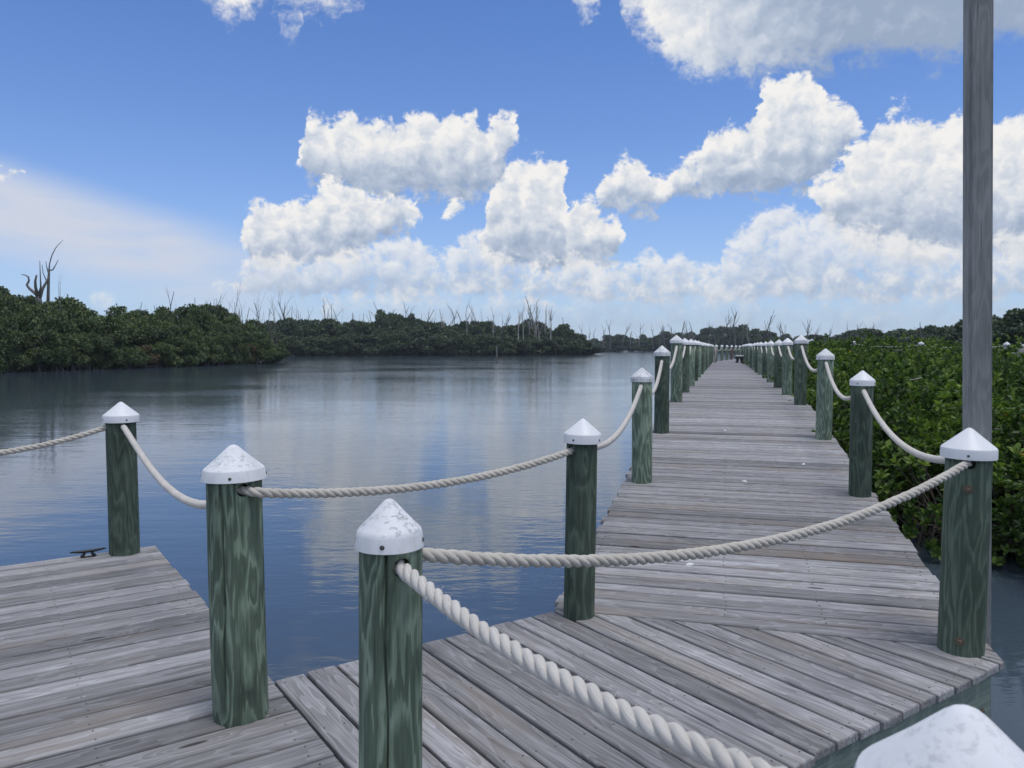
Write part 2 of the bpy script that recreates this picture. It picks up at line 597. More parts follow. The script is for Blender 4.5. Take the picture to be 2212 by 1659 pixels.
def mat_post(name, dark, mid, light, contrast=1.0):
    """round treated pile, figure runs along local Z"""
    m_, t, bs = new_mat(name)
    tc = t.new('ShaderNodeTexCoord')
    oi = t.new('ShaderNodeObjectInfo')
    rnd = oi.outputs['Random']
    P0 = tc.outputs['Object']
    shift = t.comb(t.m('MULTIPLY', rnd, 41.0), t.m('MULTIPLY', rnd, 23.3), t.m('MULTIPLY', rnd, 57.1))
    P = t.vm('ADD', P0, shift)
    big = t.noise(t.vm('MULTIPLY', P, (8.5, 8.5, 1.7)), 1.0, 2.6, 0.45, dist=0.2)
    jag = t.noise(t.vm('MULTIPLY', P, (95, 95, 5.0)), 1.0, 2, 0.6)
    f = t.m('ADD', t.m('MULTIPLY', big, 9.0), t.m('MULTIPLY', jag, 0.75))
    band = t.m('FRACT', f)
    band = t.ramp(band, [(0.0, 0.92), (0.10, 0.25), (0.42, 0.12), (0.62, 0.55), (0.90, 1.0), (1.0, 0.92)], 'EASE')
    fib = t.noise(t.vm('MULTIPLY', P, (110, 110, 3.2)), 1.0, 3, 0.6)
    blot = t.noise(t.vm('MULTIPLY', P, (5, 5, 1.8)), 1.0, 4, 0.6)
    v = t.m('ADD', t.m('MULTIPLY', band, 0.44 * contrast), t.m('MULTIPLY', fib, 0.46))
    v = t.m('ADD', v, t.m('MULTIPLY', t.m('SUBTRACT', blot, 0.5), 0.75))
    r2 = t.m('FRACT', t.m('MULTIPLY', rnd, 5.77))
    v = t.m('ADD', v, t.lin(r2, 0, 1, -0.08, 0.08))
    col = t.ramp(v, [(0.10, dark), (0.45, mid), (0.85, light)])
    # grey weather streaks and a few rusty brown knots
    gs = t.smooth(t.noise(t.vm('MULTIPLY', P, (11, 11, 1.0)), 1.0, 3, 0.6), 0.56, 0.76)
    col = t.mix(t.m('MULTIPLY', gs, 0.35), col, (0.20, 0.23, 0.235))
    vk = t.new('ShaderNodeTexVoronoi', feature='F1')
    t.put(vk.inputs['Vector'], t.vm('MULTIPLY', P, (4.2, 4.2, 2.0)))
    vk.inputs['Scale'].default_value = 1.0
    kn = t.m('MULTIPLY', t.smooth(vk.outputs['Distance'], 0.15, 0.05), t.m('GREATER_THAN', t.sep(vk.outputs['Color'])[1], 0.72))
    col = t.mix(t.m('MULTIPLY', kn, 0.8), col, (0.045, 0.032, 0.024))
    ck = t.smooth(t.noise(t.vm('MULTIPLY', P, (48, 48, 1.1)), 1.0, 1.5, 0.4), 0.74, 0.79)
    col = t.mix(t.m('MULTIPLY', ck, 0.7), col, (0.015, 0.02, 0.018))
    t.l.new(col, bs.inputs['Base Color'])
    bs.inputs['Roughness'].default_value = 0.72
    bs.inputs['Specular IOR Level'].default_value = 0.35
    bump(t, bs, t.m('SUBTRACT', t.m('ADD', t.m('MULTIPLY', fib, 0.6), t.m('MULTIPLY', band, 0.2)), ck), 0.4, 0.003)
    return m_


M_POST = mat_post('green_treated_post', (0.048, 0.070, 0.050), (0.130, 0.180, 0.130), (0.30, 0.385, 0.29))
M_POST_DARK = mat_post('dark_green_post', (0.028, 0.043, 0.032), (0.075, 0.108, 0.078), (0.18, 0.24, 0.175), 0.7)
M_POST_BROWN = mat_post('brown_post', (0.06, 0.045, 0.035), (0.13, 0.095, 0.075), (0.22, 0.17, 0.14))
M_POLE = mat_post('grey_pole', (0.17, 0.17, 0.165), (0.29, 0.295, 0.288), (0.42, 0.425, 0.415), 0.45)
M_SNAG = mat_post('dead_wood', (0.06, 0.055, 0.052), (0.14, 0.13, 0.125), (0.27, 0.26, 0.25))
M_SNAG_PALE = mat_post('bleached_wood', (0.16, 0.15, 0.14), (0.30, 0.285, 0.27), (0.44, 0.42, 0.40))
M_SNAG_DARK = mat_post('charred_wood', (0.025, 0.024, 0.024), (0.055, 0.052, 0.05), (0.10, 0.095, 0.09))


def mat_cap(name, dirt, speck):
    m_, t, bs = new_mat(name)
    tc = t.new('ShaderNodeTexCoord')
    oi = t.new('ShaderNodeObjectInfo')
    P = t.vm('ADD', tc.outputs['Object'], t.vm('SCALE', (3.1, 5.3, 7.7), scale=t.m('MULTIPLY', oi.outputs['Random'], 9.0)))
    base = (0.80, 0.815, 0.84)
    big = t.noise(P, 7, 4, 0.6)
    col = t.mix(t.m('MULTIPLY', t.smooth(big, 0.35, 0.75), dirt), base, (0.48, 0.51, 0.53))
    if speck > 0:
        nz = t.sep(t.new('ShaderNodeNewGeometry').outputs['Normal'])[2]
        up = t.smooth(nz, 0.25, 0.6)
        s1 = t.smooth(t.noise(t.vm('MULTIPLY', P, (1, 1, 1.6)), 48, 4, 0.65), 0.50, 0.64)
        reg = t.smooth(t.noise(P, 10, 2, 0.5), 0.36, 0.60)
        col = t.mix(t.m('MULTIPLY', t.m('MULTIPLY', s1, reg), t.m('MULTIPLY', up, speck)), col, (0.23, 0.25, 0.26))
        s2 = t.smooth(t.noise(P, 85, 2, 0.5), 0.62, 0.70)
        col = t.mix(t.m('MULTIPLY', s2, t.m('MULTIPLY', up, speck * 0.8)), col, (0.86, 0.87, 0.88))
    runs = t.smooth(t.noise(t.vm('MULTIPLY', P, (55, 55, 5)), 1.0, 3, 0.6), 0.52, 0.72)
    col = t.mix(t.m('MULTIPLY', runs, 0.10 + dirt * 0.30), col, (0.46, 0.45, 0.40))
    t.l.new(col, bs.inputs['Base Color'])
    bs.inputs['Roughness'].default_value = 0.42 if dirt < 0.3 else 0.62
    bs.inputs['Specular IOR Level'].default_value = 0.4
    bump(t, bs, t.noise(P, 60, 3, 0.5), 0.12, 0.002)
    return m_


M_CAP_NEW = mat_cap('white_cap', 0.08, 0.0)
M_CAP_OLD = mat_cap('speckled_cap', 0.5, 0.62)
M_CAP_GREY = mat_cap('lichen_cap', 0.9, 1.0)
M_CAP_NEAR = mat_cap('blotched_cap', 0.35, 0.30)


def mat_simple(name, col, rough=0.6, metal=0.0, var=0.15, scale=30):
    m_, t, bs = new_mat(name)
    tc = t.new('ShaderNodeTexCoord')
    n = t.noise(tc.outputs['Object'], scale, 4, 0.6)
    c = t.mix(t.m('MULTIPLY', n, var * 2), col, tuple(v * 0.45 for v in col))
    t.l.new(c, bs.inputs['Base Color'])
    bs.inputs['Roughness'].default_value = rough
    bs.inputs['Metallic'].default_value = metal
    return m_


M_SCREW = mat_simple('grey_screw', (0.10, 0.10, 0.10), 0.5, 0.4)
M_BOLT = mat_simple('rusty_bolt', (0.20, 0.155, 0.115), 0.6, 0.5, 0.3, 60)
M_CLEAT = mat_simple('black_cleat', (0.016, 0.018, 0.02), 0.42, 0.2)
M_BLACK = mat_simple('black_plastic', (0.02, 0.022, 0.025), 0.5)
M_WHITE = mat_simple('white_bit', (0.78, 0.78, 0.76), 0.6, 0, 0.05)
M_PINK = mat_simple('faded_cloth', (0.42, 0.33, 0.32), 0.9)
M_MUD = mat_simple('mud', (0.045, 0.042, 0.034), 0.9, 0, 0.3, 1.2)


def mat_rope(name, light, dark):
    m_, t, bs = new_mat(name)
    uv = t.new('ShaderNodeUVMap')
    uv.uv_map = 'UVMap'
    tc = t.new('ShaderNodeTexCoord')
    fib = t.noise(t.vm('MULTIPLY', uv.outputs[0], (26, 11, 1)), 1.0, 4, 0.65)
    dirt = t.noise(tc.outputs['Object'], 9, 4, 0.6)
    v = t.m('ADD', t.m('MULTIPLY', fib, 0.7), t.m('MULTIPLY', dirt, 0.35))
    col = t.ramp(v, [(0.25, dark), (0.55, tuple((a + b) / 2 for a, b in zip(light, dark))), (0.78, light)])
    t.l.new(col, bs.inputs['Base Color'])
    bs.inputs['Roughness'].default_value = 0.85
    bs.inputs['Specular IOR Level'].default_value = 0.3
    bump(t, bs, fib, 0.6, 0.0018)
    return m_


M_ROPE = mat_rope('natural_rope', (0.72, 0.685, 0.62), (0.38, 0.345, 0.30))
M_ROPE_WHITE = mat_rope('white_rope', (0.74, 0.72, 0.68), (0.46, 0.43, 0.39))


def mat_leaf(name, a, b, c, accent=None, acc=0.0, trans=0.25):
    m_, t, bs = new_mat(name)
    geo = t.new('ShaderNodeNewGeometry')
    rnd = geo.outputs['Random Per Island']
    tc = t.new('ShaderNodeTexCoord')
    oi = t.new('ShaderNodeObjectInfo')
    patch = t.noise(t.vm('ADD', tc.outputs['Object'], t.vm('SCALE', (5, 3, 7), scale=oi.outputs['Random'])), 0.9, 2, 0.5)
    v = t.m('ADD', t.m('MULTIPLY', rnd, 0.60), t.m('MULTIPLY', t.lin(patch, 0.3, 0.7, 0.0, 1.0), 0.5))
    v = t.m('ADD', v, t.lin(oi.outputs['Random'], 0, 1, -0.16, 0.12))
    col = t.ramp(v, [(0.12, a), (0.5, b), (0.92, c)])
    if accent:
        pick = t.m('LESS_THAN', t.m('FRACT', t.m('MULTIPLY', rnd, 37.7)), acc)
        col = t.mix(pick, col, accent)
    t.l.new(col, bs.inputs['Base Color'])
    bs.inputs['Roughness'].default_value = 0.48
    bs.inputs['Specular IOR Level'].default_value = 0.35
    tr = t.new('ShaderNodeBsdfTranslucent')
    t.l.new(t.vm('MULTIPLY', col, (1.15, 1.3, 0.6)), tr.inputs[0])
    mx = t.new('ShaderNodeMixShader')
    mx.inputs[0].default_value = trans
    t.l.new(bs.outputs[0], mx.inputs[1])
    t.l.new(tr.outputs[0], mx.inputs[2])
    t.l.new(mx.outputs[0], [n for n in t.n if n.type == 'OUTPUT_MATERIAL'][0].inputs[0])
    return m_


M_LEAF = mat_leaf('mangrove_leaf', (0.024, 0.048, 0.015), (0.070, 0.132, 0.030), (0.21, 0.30, 0.058), (0.46, 0.27, 0.03), 0.0018, 0.3)
M_TREE = mat_leaf('tree_leaf', (0.036, 0.060, 0.030), (0.080, 0.122, 0.052), (0.155, 0.205, 0.080), (0.15, 0.17, 0.04), 0.04, 0.22)
M_TREE_BROWN = mat_leaf('browned_leaf', (0.045, 0.045, 0.022), (0.085, 0.078, 0.036), (0.15, 0.12, 0.055), (0.16, 0.08, 0.035), 0.08, 0.22)
M_TREE_FAR = mat_leaf('far_tree_leaf', (0.030, 0.050, 0.032), (0.066, 0.098, 0.055), (0.125, 0.165, 0.082), None, 0, 0.2)


def mat_water():
    m_, t, bs = new_mat('water')
    tc = t.new('ShaderNodeTexCoord')
    P = tc.outputs['Object']
    rough = t.smooth(t.noise(t.vm('MULTIPLY', P, (0.05, 0.10, 1)), 1.0, 3, 0.55), 0.36, 0.62)
    patch = t.lin(rough, 0, 1, 0.35, 1.0)
    a = t.noise(t.vm('MULTIPLY', P, (2.6, 7.5, 1)), 1.0, 3, 0.55, dist=0.4)
    b = t.noise(t.vm('MULTIPLY', P, (7, 17, 1)), 1.0, 2, 0.5)
    c = t.noise(t.vm('MULTIPLY', P, (0.7, 1.5, 1)), 1.0, 2, 0.5)
    h = t.m('ADD', t.m('MULTIPLY', a, 1.0), t.m('MULTIPLY', b, 0.22))
    open_ = t.lin(t.sep(P)[1], 12, 220, 1.0, 4.0)     # more wind out on the open lagoon
    h = t.m('MULTIPLY', h, t.m('MULTIPLY', patch, open_))
    h = t.m('ADD', h, t.m('MULTIPLY', c, 1.5))
    bs.inputs['Base Color'].default_value = (0.058, 0.083, 0.112, 1)
    bs.inputs['Roughness'].default_value = 0.06
    bs.inputs['IOR'].default_value = 1.48
    bs.inputs['Specular IOR Level'].default_value = 0.5
    bump(t, bs, h, 1.0, 0.0048)
    return m_


M_WATER = mat_water()

# ------------------------------------------------------------------ water and land
WATER_Z = -0.75
V = [(-900, -200, 0), (1000, -200, 0), (1000, 1400, 0), (-900, 1400, 0)]
water = obj('water', mesh_py('water', V, [[0, 1, 2, 3]]), M_WATER, loc=(0, 0, WATER_Z))
tag(water, 'blue grey rippled lagoon water', kind='structure')


def land(name, outline, rise, rng):
    """low mud bank with a sloping rim, built from its outline (anticlockwise)"""
    n = len(outline)
    c = Vector((sum(p_[0] for p_ in outline) / n, sum(p_[1] for p_ in outline) / n))
    V, F = [], []
    for (k, z) in ((1.0, -0.9), (0.97, -0.15), (0.8, rise * 0.6), (0.4, rise)):
        for p_ in outline:
            q = c + (Vector(p_) - c) * k
            V.append((q.x, q.y, WATER_Z + z + rng.uniform(0, 0.05)))
    for r_ in range(3):
        for i in range(n):
            j = (i + 1) % n
            F.append([r_ * n + i, r_ * n + j, (r_ + 1) * n + j, (r_ + 1) * n + i])
    F.append([3 * n + i for i in range(n)])
    o = obj(name, mesh_py(name, V, F), M_MUD)
    tag(o, kind='structure')
    return o


rng = random.Random(5)
land('terrain', [(-34.5, 113), (-36, 135), (-120, 220), (-240, 160), (-150, 60), (-60, 58), (-47, 72), (-40, 85), (-35, 100)], 0.5, rng)
land('terrain', [(-110, 226), (-60, 226), (0, 228), (24, 233), (27, 245), (-40, 330), (-160, 360), (-180, 250)], 0.5, rng)
land('terrain', [(60, 480), (160, 470), (260, 430), (420, 380), (900, 500), (700, 1200), (-300, 1200), (-250, 620), (20, 500)], 0.6, rng)
land('terrain', [(5.0, 9.2), (9, 8.6), (30, 10), (90, 40), (200, 160), (150, 190), (70, 120), (34, 72), (21, 55), (15.5, 37), (10, 20)], 0.25, rng)

# ------------------------------------------------------------------ decks
P0 = Vector((-1.1416, 3.5588))
WOFF = Vector((0.0, -0.07))
EV = Vector((0.825, 0.565)).normalized()          # along the dock boards
QV = Vector((-EV.y, EV.x))                        # along the dock, away from the camera
UV_ = Vector((math.sin(R(15.44)), math.cos(R(15.44))))  # along the boardwalk
VV = Vector((UV_.y, -UV_.x))                      # across the boardwalk, to the right
ANG_E = math.atan2(EV.y, EV.x)
ANG_Q = math.atan2(QV.y, QV.x)
ANG_V = math.atan2(VV.y, VV.x)
PT, GAP, TH = 0.1345, 0.0160, 0.036


def ab(a, b):
    q = P0 + EV * a + QV * b
    return Vector((q.x, q.y))


def uv(u, v):
    q = UV_ * u + VV * v + WOFF
    return Vector((q.x, q.y))


def deck_z(u):
    return min(max((u - 5.05) * 0.0755, 0.0), 0.612)


rng = random.Random(11)


def plank_from_poly(parent, poly_world, ang, z, tilt=0.0, name='plank', mat=None, th=TH):
    """one board as an object of its own; local X follows the board"""
    c = Vector((sum(p_[0] for p_ in poly_world) / len(poly_world), sum(p_[1] for p_ in poly_world) / len(poly_world)))
    ca, sa = math.cos(-ang), math.sin(-ang)
    loc = [((p_[0] - c.x) * ca - (p_[1] - c.y) * sa, (p_[0] - c.x) * sa + (p_[1] - c.y) * ca) for p_ in poly_world]
    area = sum(loc[i][0] * loc[(i + 1) % len(loc)][1] - loc[(i + 1) % len(loc)][0] * loc[i][1] for i in range(len(loc)))
    if area < 0:
        loc = loc[::-1]
    Vp, Fp = prism(loc, -th, 0.0, 0.0085)
    o = obj(name, mesh_py(name, Vp, Fp), mat or M_PLANK, parent, (c.x, c.y, z))
    o.rotation_euler = (tilt, rng.gauss(0, 0.0006), ang)
    return o


screwV, screwF = [], []


def screw(x, y, z, r=0.0042):
    b = len(screwV)
    n = 7
    for zz, rr in ((z - 0.002, r), (z + 0.0012, r), (z + 0.0016, r * 0.6)):
        for i in range(n):
            a = 2 * PI * i / n
            screwV.append((x + rr * math.cos(a), y + rr * math.sin(a), zz))
    for k in range(2):
        for i in range(n):
            j = (i + 1) % n
            screwF.append([b + k * n + i, b + k * n + j, b + (k + 1) * n + j, b + (k + 1) * n + i])
    screwF.append([b + 2 * n + i for i in range(n)])


def flush_screws(parent):
    global screwV, screwF
    o = obj('deck_screw', mesh_py('deck_screw', screwV, screwF), M_SCREW, parent)
    o['kind'] = 'stuff'
    screwV, screwF = [], []


# --- main dock, boards along EV
dock = empty('dock')
tag(dock, 'weathered grey plank dock ending beside the black cleat', 'dock')
DW = 2.4
b = 2.93
k = 0
while b > -5.2:
    w_ = PT + rng.uniform(-0.004, 0.004)
    a1 = rng.uniform(-0.012, 0.006)
    a0 = -DW + rng.uniform(-0.01, 0.01)
    poly = [ab(a0, b - w_), ab(a1, b - w_), ab(a1, b), ab(a0, b)]
    dz = rng.uniform(-0.003, 0.003)
    plank_from_poly(dock, poly, ANG_E, dz)
    for aa in (-0.09, -0.75, -1.4):
        for bb in (0.028, w_ - 0.028):
            q = ab(aa + rng.uniform(-0.01, 0.01), b - bb + rng.uniform(-0.006, 0.006))
            screw(q.x, q.y, dz)
    b -= w_ + GAP
    k += 1
flush_screws(dock)


def long_board(parent, name, p0, p1, thick, z0, z1, mat):
    d = (p1 - p0)
    L = d.length
    ang = math.atan2(d.y, d.x)
    Vb, Fb = prism([(-L / 2, -thick / 2), (L / 2, -thick / 2), (L / 2, thick / 2), (-L / 2, thick / 2)], z0, z1, 0.004)
    c = (p0 + p1) / 2
    return obj(name, mesh_py(name, Vb, Fb), mat, parent, (c.x, c.y, 0), ang)


long_board(dock, 'fascia_board', ab(-0.045, 2.90), ab(-0.045, -5.1), 0.04, -0.27, -TH - 0.004, M_FASCIA)
long_board(dock, 'fascia_board', ab(-DW + 0.045, 2.90), ab(-DW + 0.045, -5.1), 0.04, -0.27, -TH - 0.004, M_FASCIA)
long_board(dock, 'fascia_board', ab(-DW + 0.07, 2.885), ab(-0.07, 2.885), 0.04, -0.27, -TH - 0.004, M_FASCIA)
for aa in (-0.75, -1.5):
    long_board(dock, 'joist', ab(aa, 2.84), ab(aa, -5.0), 0.05, -0.26, -TH - 0.004, M_BEAM)

# --- landing between dock and ramp, boards along QV, cut along the ramp's first board
landing = empty('landing')
tag(landing, 'grey plank landing with diagonal boards joining dock and ramp', 'landing')
U_SEAM, V_L, V_R = 4.465, -0.985, 1.335
B_NEAR, B_FAR = -1.87, -0.03
a = 0.012
while a < 3.35:
    w_ = PT + rng.uniform(-0.004, 0.004)
    j0, j1 = rng.uniform(-0.012, 0.012), rng.uniform(-0.014, 0.010)
    poly = [tuple(ab(a, B_NEAR + j0)), tuple(ab(a + w_, B_NEAR + j0)), tuple(ab(a + w_, B_FAR + j1)), tuple(ab(a, B_FAR + j1))]
    poly = clip(poly, UV_, U_SEAM + WOFF.dot(UV_))
    if len(poly) >= 3:
        poly = clip(poly, VV, V_R + WOFF.dot(VV))
    # drop slivers
    if len(poly) >= 3:
        ar = abs(sum(poly[i][0] * poly[(i + 1) % len(poly)][1] - poly[(i + 1) % len(poly)][0] * poly[i][1] for i in range(len(poly)))) / 2
        cl = []
        for i, p_ in enumerate(poly):
            if (Vector(p_) - Vector(poly[i - 1])).length > 0.012:
                cl.append(p_)
        if ar > 0.008 and len(cl) >= 3:
            dz = rng.uniform(-0.004, 0.003)
            plank_from_poly(landing, cl, ANG_Q, dz)
            for bb in (B_NEAR + 0.06, -1.25, -0.62, B_FAR - 0.06):
                for aa in (0.028, w_ - 0.028):
                    q = ab(a + aa + rng.uniform(-0.006, 0.006), bb + rng.uniform(-0.012, 0.012))
                    if (q - WOFF).dot(UV_) < U_SEAM - 0.04 and (q - WOFF).dot(VV) < V_R - 0.03:
                        screw(q.x, q.y, dz)
    a += w_ + GAP
flush_screws(landing)
fb = long_board(landing, 'fascia_board', ab(0.03, B_NEAR + 0.05), ab(2.99, B_NEAR + 0.05), 0.045, -0.27, -TH - 0.006, M_FASCIA)
long_board(landing, 'fascia_board', ab(0.03, B_FAR - 0.05), ab(1.62, B_FAR - 0.05), 0.045, -0.27, -TH - 0.006, M_FASCIA)
for bb in (-0.6, -1.2):
    long_board(landing, 'joist', ab(0.05, bb), ab(2.0, bb), 0.05, -0.26, -TH - 0.006, M_BEAM)
for (aa, zz) in ((2.45, -0.165), (0.95, -0.17), (2.9, -0.22)):
    Vb, Fb = lathe([(0.016, 0.0), (0.016, 0.004), (0.009, 0.005), (0.009, 0.011), (0.006, 0.013)], 10, True)
    q = ab(aa, B_NEAR + 0.05 - 0.024)
    o = obj('bolt', mesh_py('bolt', Vb, Fb, False), M_BOLT, landing, (q.x, q.y, zz))
    o.rotation_euler = (-QV).to_3d().to_track_quat('Z', 'Y').to_euler()


# --- ramp and boardwalk
def cross_boards(parent, u0, u1, single_until, profile_v=(V_L, V_R), scr=True):
    """boards across the walk; far ones are joined in one part"""
    far_V, far_F = [], []
    u = u0
    while u < u1:
        w_ = PT + rng.uniform(-0.004, 0.004)
        um = u + w_ / 2
        z = deck_z(um) + rng.uniform(-0.003, 0.003)
        tilt = math.atan(0.0755) if 5.05 < um < 13.15 else 0.0
        v0 = profile_v[0] + rng.uniform(-0.02, 0.015)
        v1 = profile_v[1] + rng.uniform(-0.012, 0.012)
        if u < single_until:
            poly = [uv(u, v0), uv(u, v1), uv(u + w_, v1), uv(u + w_, v0)]
            plank_from_poly(parent, poly, ANG_V, z, tilt)
            if scr and u < 9:
                for vv in (profile_v[0] + 0.08, 0.0, 0.55, profile_v[1] - 0.08):
                    for uu in (0.03, w_ - 0.03):
                        q = uv(u + uu, vv + rng.uniform(-0.01, 0.01))
                        screw(q.x, q.y, deck_z(u + uu) + 0.001)
        else:
            Vp, Fp = prism([tuple(uv(u, v0)), tuple(uv(u + w_, v0)), tuple(uv(u + w_, v1)), tuple(uv(u, v1))][::-1], z - TH, z, 0.004)
            bb = len(far_V)
            far_V += Vp
            far_F += [[bb + i for i in f] for f in Fp]
        u += w_ + GAP
    if far_V:
        o = obj('far_planks', mesh_py('far_planks', far_V, far_F), M_PLANK_FAR, parent)
        o['kind'] = 'stuff'
    if screwV:
        flush_screws(parent)


def mat_plank_far():
    m_, t, bs = new_mat('far_plank')
    geo = t.new('ShaderNodeNewGeometry')
    r = geo.outputs['Random Per Island']
    tc = t.new('ShaderNodeTexCoord')
    n = t.noise(tc.outputs['Object'], 3.0, 4, 0.6)
    v = t.m('ADD', t.m('MULTIPLY', r, 0.7), t.m('MULTIPLY', n, 0.4))
    col = t.ramp(v, [(0.15, (0.15, 0.142, 0.152)), (0.55, (0.235, 0.227, 0.245)), (1.0, (0.36, 0.36, 0.385))])
    t.l.new(col, bs.inputs['Base Color'])
    bs.inputs['Roughness'].default_value = 0.85
    return m_


M_PLANK_FAR = mat_plank_far()
ramp = empty('ramp')
tag(ramp, 'grey plank ramp rising from the landing between rope rails', 'ramp')
cross_boards(ramp, U_SEAM + 0.006, 13.15, 99)
walk = empty('boardwalk')
tag(walk, 'long straight grey boardwalk between rows of green posts beyond the ramp', 'boardwalk')
cross_boards(walk, 13.16, 53.2, 34.0, scr=False)
# the walk bends a little to the right at its far end
UV2 = Vector((math.sin(R(22.5)), math.cos(R(22.5))))
VV2 = Vector((UV2.y, -UV2.x))
BEND = uv(53.2, 0.0)
far_V, far_F = [], []
u = -0.15
while u < 22:
    pl = [BEND + UV2 * u + VV2 * V_L, BEND + UV2 * (u + PT) + VV2 * V_L, BEND + UV2 * (u + PT) + VV2 * (V_R + 0.1), BEND + UV2 * u + VV2 * (V_R + 0.1)]
    Vp, Fp = prism([tuple(p_) for p_ in pl][::-1], 0.606 - TH, 0.606, 0.004)
    bb = len(far_V)
    far_V += Vp
    far_F += [[bb + i for i in f] for f in Fp]
    u += PT + GAP
o = obj('far_planks', mesh_py('far_planks', far_V, far_F), M_PLANK_FAR, walk)
o['kind'] = 'stuff'


def slope_board(parent, name, u0, u1, v, thick, dz0, dz1, mat):
    """stringer that follows the walk's profile"""
    us = [u0] + [x for x in (5.05, 13.15) if u0 < x < u1] + [u1]
    V, F = [], []
    for u_ in us:
        for (vv, dz) in ((v - thick / 2, dz0), (v + thick / 2, dz0), (v + thick / 2, dz1), (v - thick / 2, dz1)):
            q = uv(u_, vv)
            V.append((q.x, q.y, deck_z(u_) + dz))
    for i in range(len(us) - 1):
        for k_ in range(4):
            j = (k_ + 1) % 4
            F.append([i * 4 + k_, i * 4 + j, (i + 1) * 4 + j, (i + 1) * 4 + k_])
    F.append([0, 1, 2, 3])
    F.append([len(V) - 4 + i for i in (3, 2, 1, 0)])
    return obj(name, mesh_py(name, V, F), mat, parent)


for pr, u0, u1 in ((ramp, U_SEAM + 0.05, 13.12), (walk, 13.18, 53.0)):
    slope_board(pr, 'stringer', u0, u1, V_L + 0.06, 0.045, -0.27, -TH - 0.006, M_FASCIA)
    slope_board(pr, 'stringer', u0, u1, V_R - 0.06, 0.045, -0.27, -TH - 0.006, M_FASCIA)
    slope_board(pr, 'joist', u0, u1, 0.15, 0.05, -0.27, -TH - 0.006, M_BEAM)

# ------------------------------------------------------------------ posts
POST_H = 1.145


def shaft_mesh(name, r, z0, z1, seed, crack=None, seg=28, rings=26):
    rg = random.Random(seed)
    ang = [2 * PI * i / seg for i in range(seg)]
    deep = {}
    if crack is not None:
        for k_, (da, dp) in enumerate(((-0.075, 0.0), (-0.045, 0.35), (0.0, 1.0), (0.03, 0.35), (0.06, 0.0))):
            ang.append(crack + da)
        ang = sorted(set([a_ % (2 * PI) for a_ in ang]))
        rings = 60
    n = len(ang)
    ph = [rg.uniform(0, 6.28) for _ in range(6)]
    V, F = [], []
    for k_ in range(rings + 1):
        z = z0 + (z1 - z0) * k_ / rings
        rr = r * (1.03 - 0.045 * k_ / rings)
        cx = 0.004 * math.sin(z * 2.1 + ph[0])
        cy = 0.004 * math.sin(z * 1.7 + ph[1])
        wob = 0.05 * math.sin(z * 5 + ph[4]) + 0.025 * math.sin(z * 17 + ph[5])
        for a_ in ang:
            q = rr * (1 + 0.012 * math.sin(2 * a_ + ph[2]) + 0.008 * math.sin(3 * a_ + ph[3] + z))
            aa = a_
            if crack is not None:
                d_ = (a_ - crack + PI) % (2 * PI) - PI
                if abs(d_) < 0.1:
                    open_ = max(0.0, min(1.0, (z - 0.05) * 4)) * (0.75 + 0.25 * math.sin(z * 9 + ph[1]))
                    prof = max(0.0, 1 - abs(d_) / 0.055)
                    q -= r * 0.30 * prof * open_
                    aa = a_ + wob
            V.append((cx + q * math.cos(aa), cy + q * math.sin(aa), z))
    for k_ in range(rings):
        for i in range(n):
            j = (i + 1) % n
            F.append([k_ * n + i, k_ * n + j, (k_ + 1) * n + j, (k_ + 1) * n + i])
    F.append([i for i in range(n)][::-1])
    F.append([rings * n + i for i in range(n)])
    return mesh_py(name, V, F, True)


def drill(me, holes):
    """bore rope holes through a shaft mesh: holes are (angle, height, radius)"""
    tmp = bpy.data.objects.new('tmp_shaft', me)
    COL.objects.link(tmp)
    cutters = []
    for (an, z, rad, ln) in holes:
        Vc, Fc = lathe([(rad, -ln), (rad, ln)], 20, True)
        c = bpy.data.objects.new('tmp_cut', mesh_py('tmp_cut', Vc, Fc))
        COL.objects.link(c)
        c.location = (0, 0, z)
        c.rotation_euler = Vector((math.cos(an), math.sin(an), 0)).to_track_quat('Z', 'Y').to_euler()
        md = tmp.modifiers.new('b', 'BOOLEAN')
        md.operation = 'DIFFERENCE'
        md.solver = 'EXACT'
        md.object = c
        cutters.append(c)
    bpy.context.view_layer.update()
    dg = bpy.context.evaluated_depsgraph_get()
    res = bpy.data.meshes.new_from_object(tmp.evaluated_get(dg))
    res.name = 'shaft'
    bpy.data.objects.remove(tmp)
    for c in cutters:
        bpy.data.objects.remove(c)
    return res


def cap_mesh(r, kind):
    if kind == 'new':       # crisp straight rim and 45 degree cone
        pr = [(r * 0.94, -0.046), (r, -0.048), (r * 1.0, -0.004), (r * 0.985, 0.003), (r * 0.95, 0.008)]
        top = r * 0.80
        pr += [(r * 0.55, 0.008 + top * 0.42), (r * 0.16, 0.008 + top * 0.84), (r * 0.09, 0.008 + top * 0.905), (r * 0.03, 0.008 + top * 0.935), (0.0005, 0.008 + top * 0.94)]
    else:                   # older moulding: flared rim, rounded shoulder, steeper cone
        pr = [(r * 0.95, -0.036), (r * 1.0, -0.038), (r * 0.955, -0.002), (r * 0.93, 0.007), (r * 0.87, 0.014)]
        top = 0.045 + r * 0.42
        pr += [(r * 0.50, 0.014 + top * 0.42), (r * 0.20, 0.014 + top * 0.79), (r * 0.13, 0.014 + top * 0.86), (r * 0.06, 0.014 + top * 0.90), (0.0005, 0.014 + top * 0.91)]
    Vc, Fc = lathe(pr, 40)
    me = mesh_py('cap', Vc, Fc, True)
    me.set_sharp_from_angle(angle=R(24))
    return me, pr[-1][1]


def cap_screw_mesh():
    Vc, Fc = lathe([(0.0068, -0.004), (0.0068, 0.0015), (0.0045, 0.0034)], 8)
    return mesh_py('screw', Vc, Fc)


CAP_SCREW = cap_screw_mesh()
ANCHOR = []   # bookkeeping of post positions


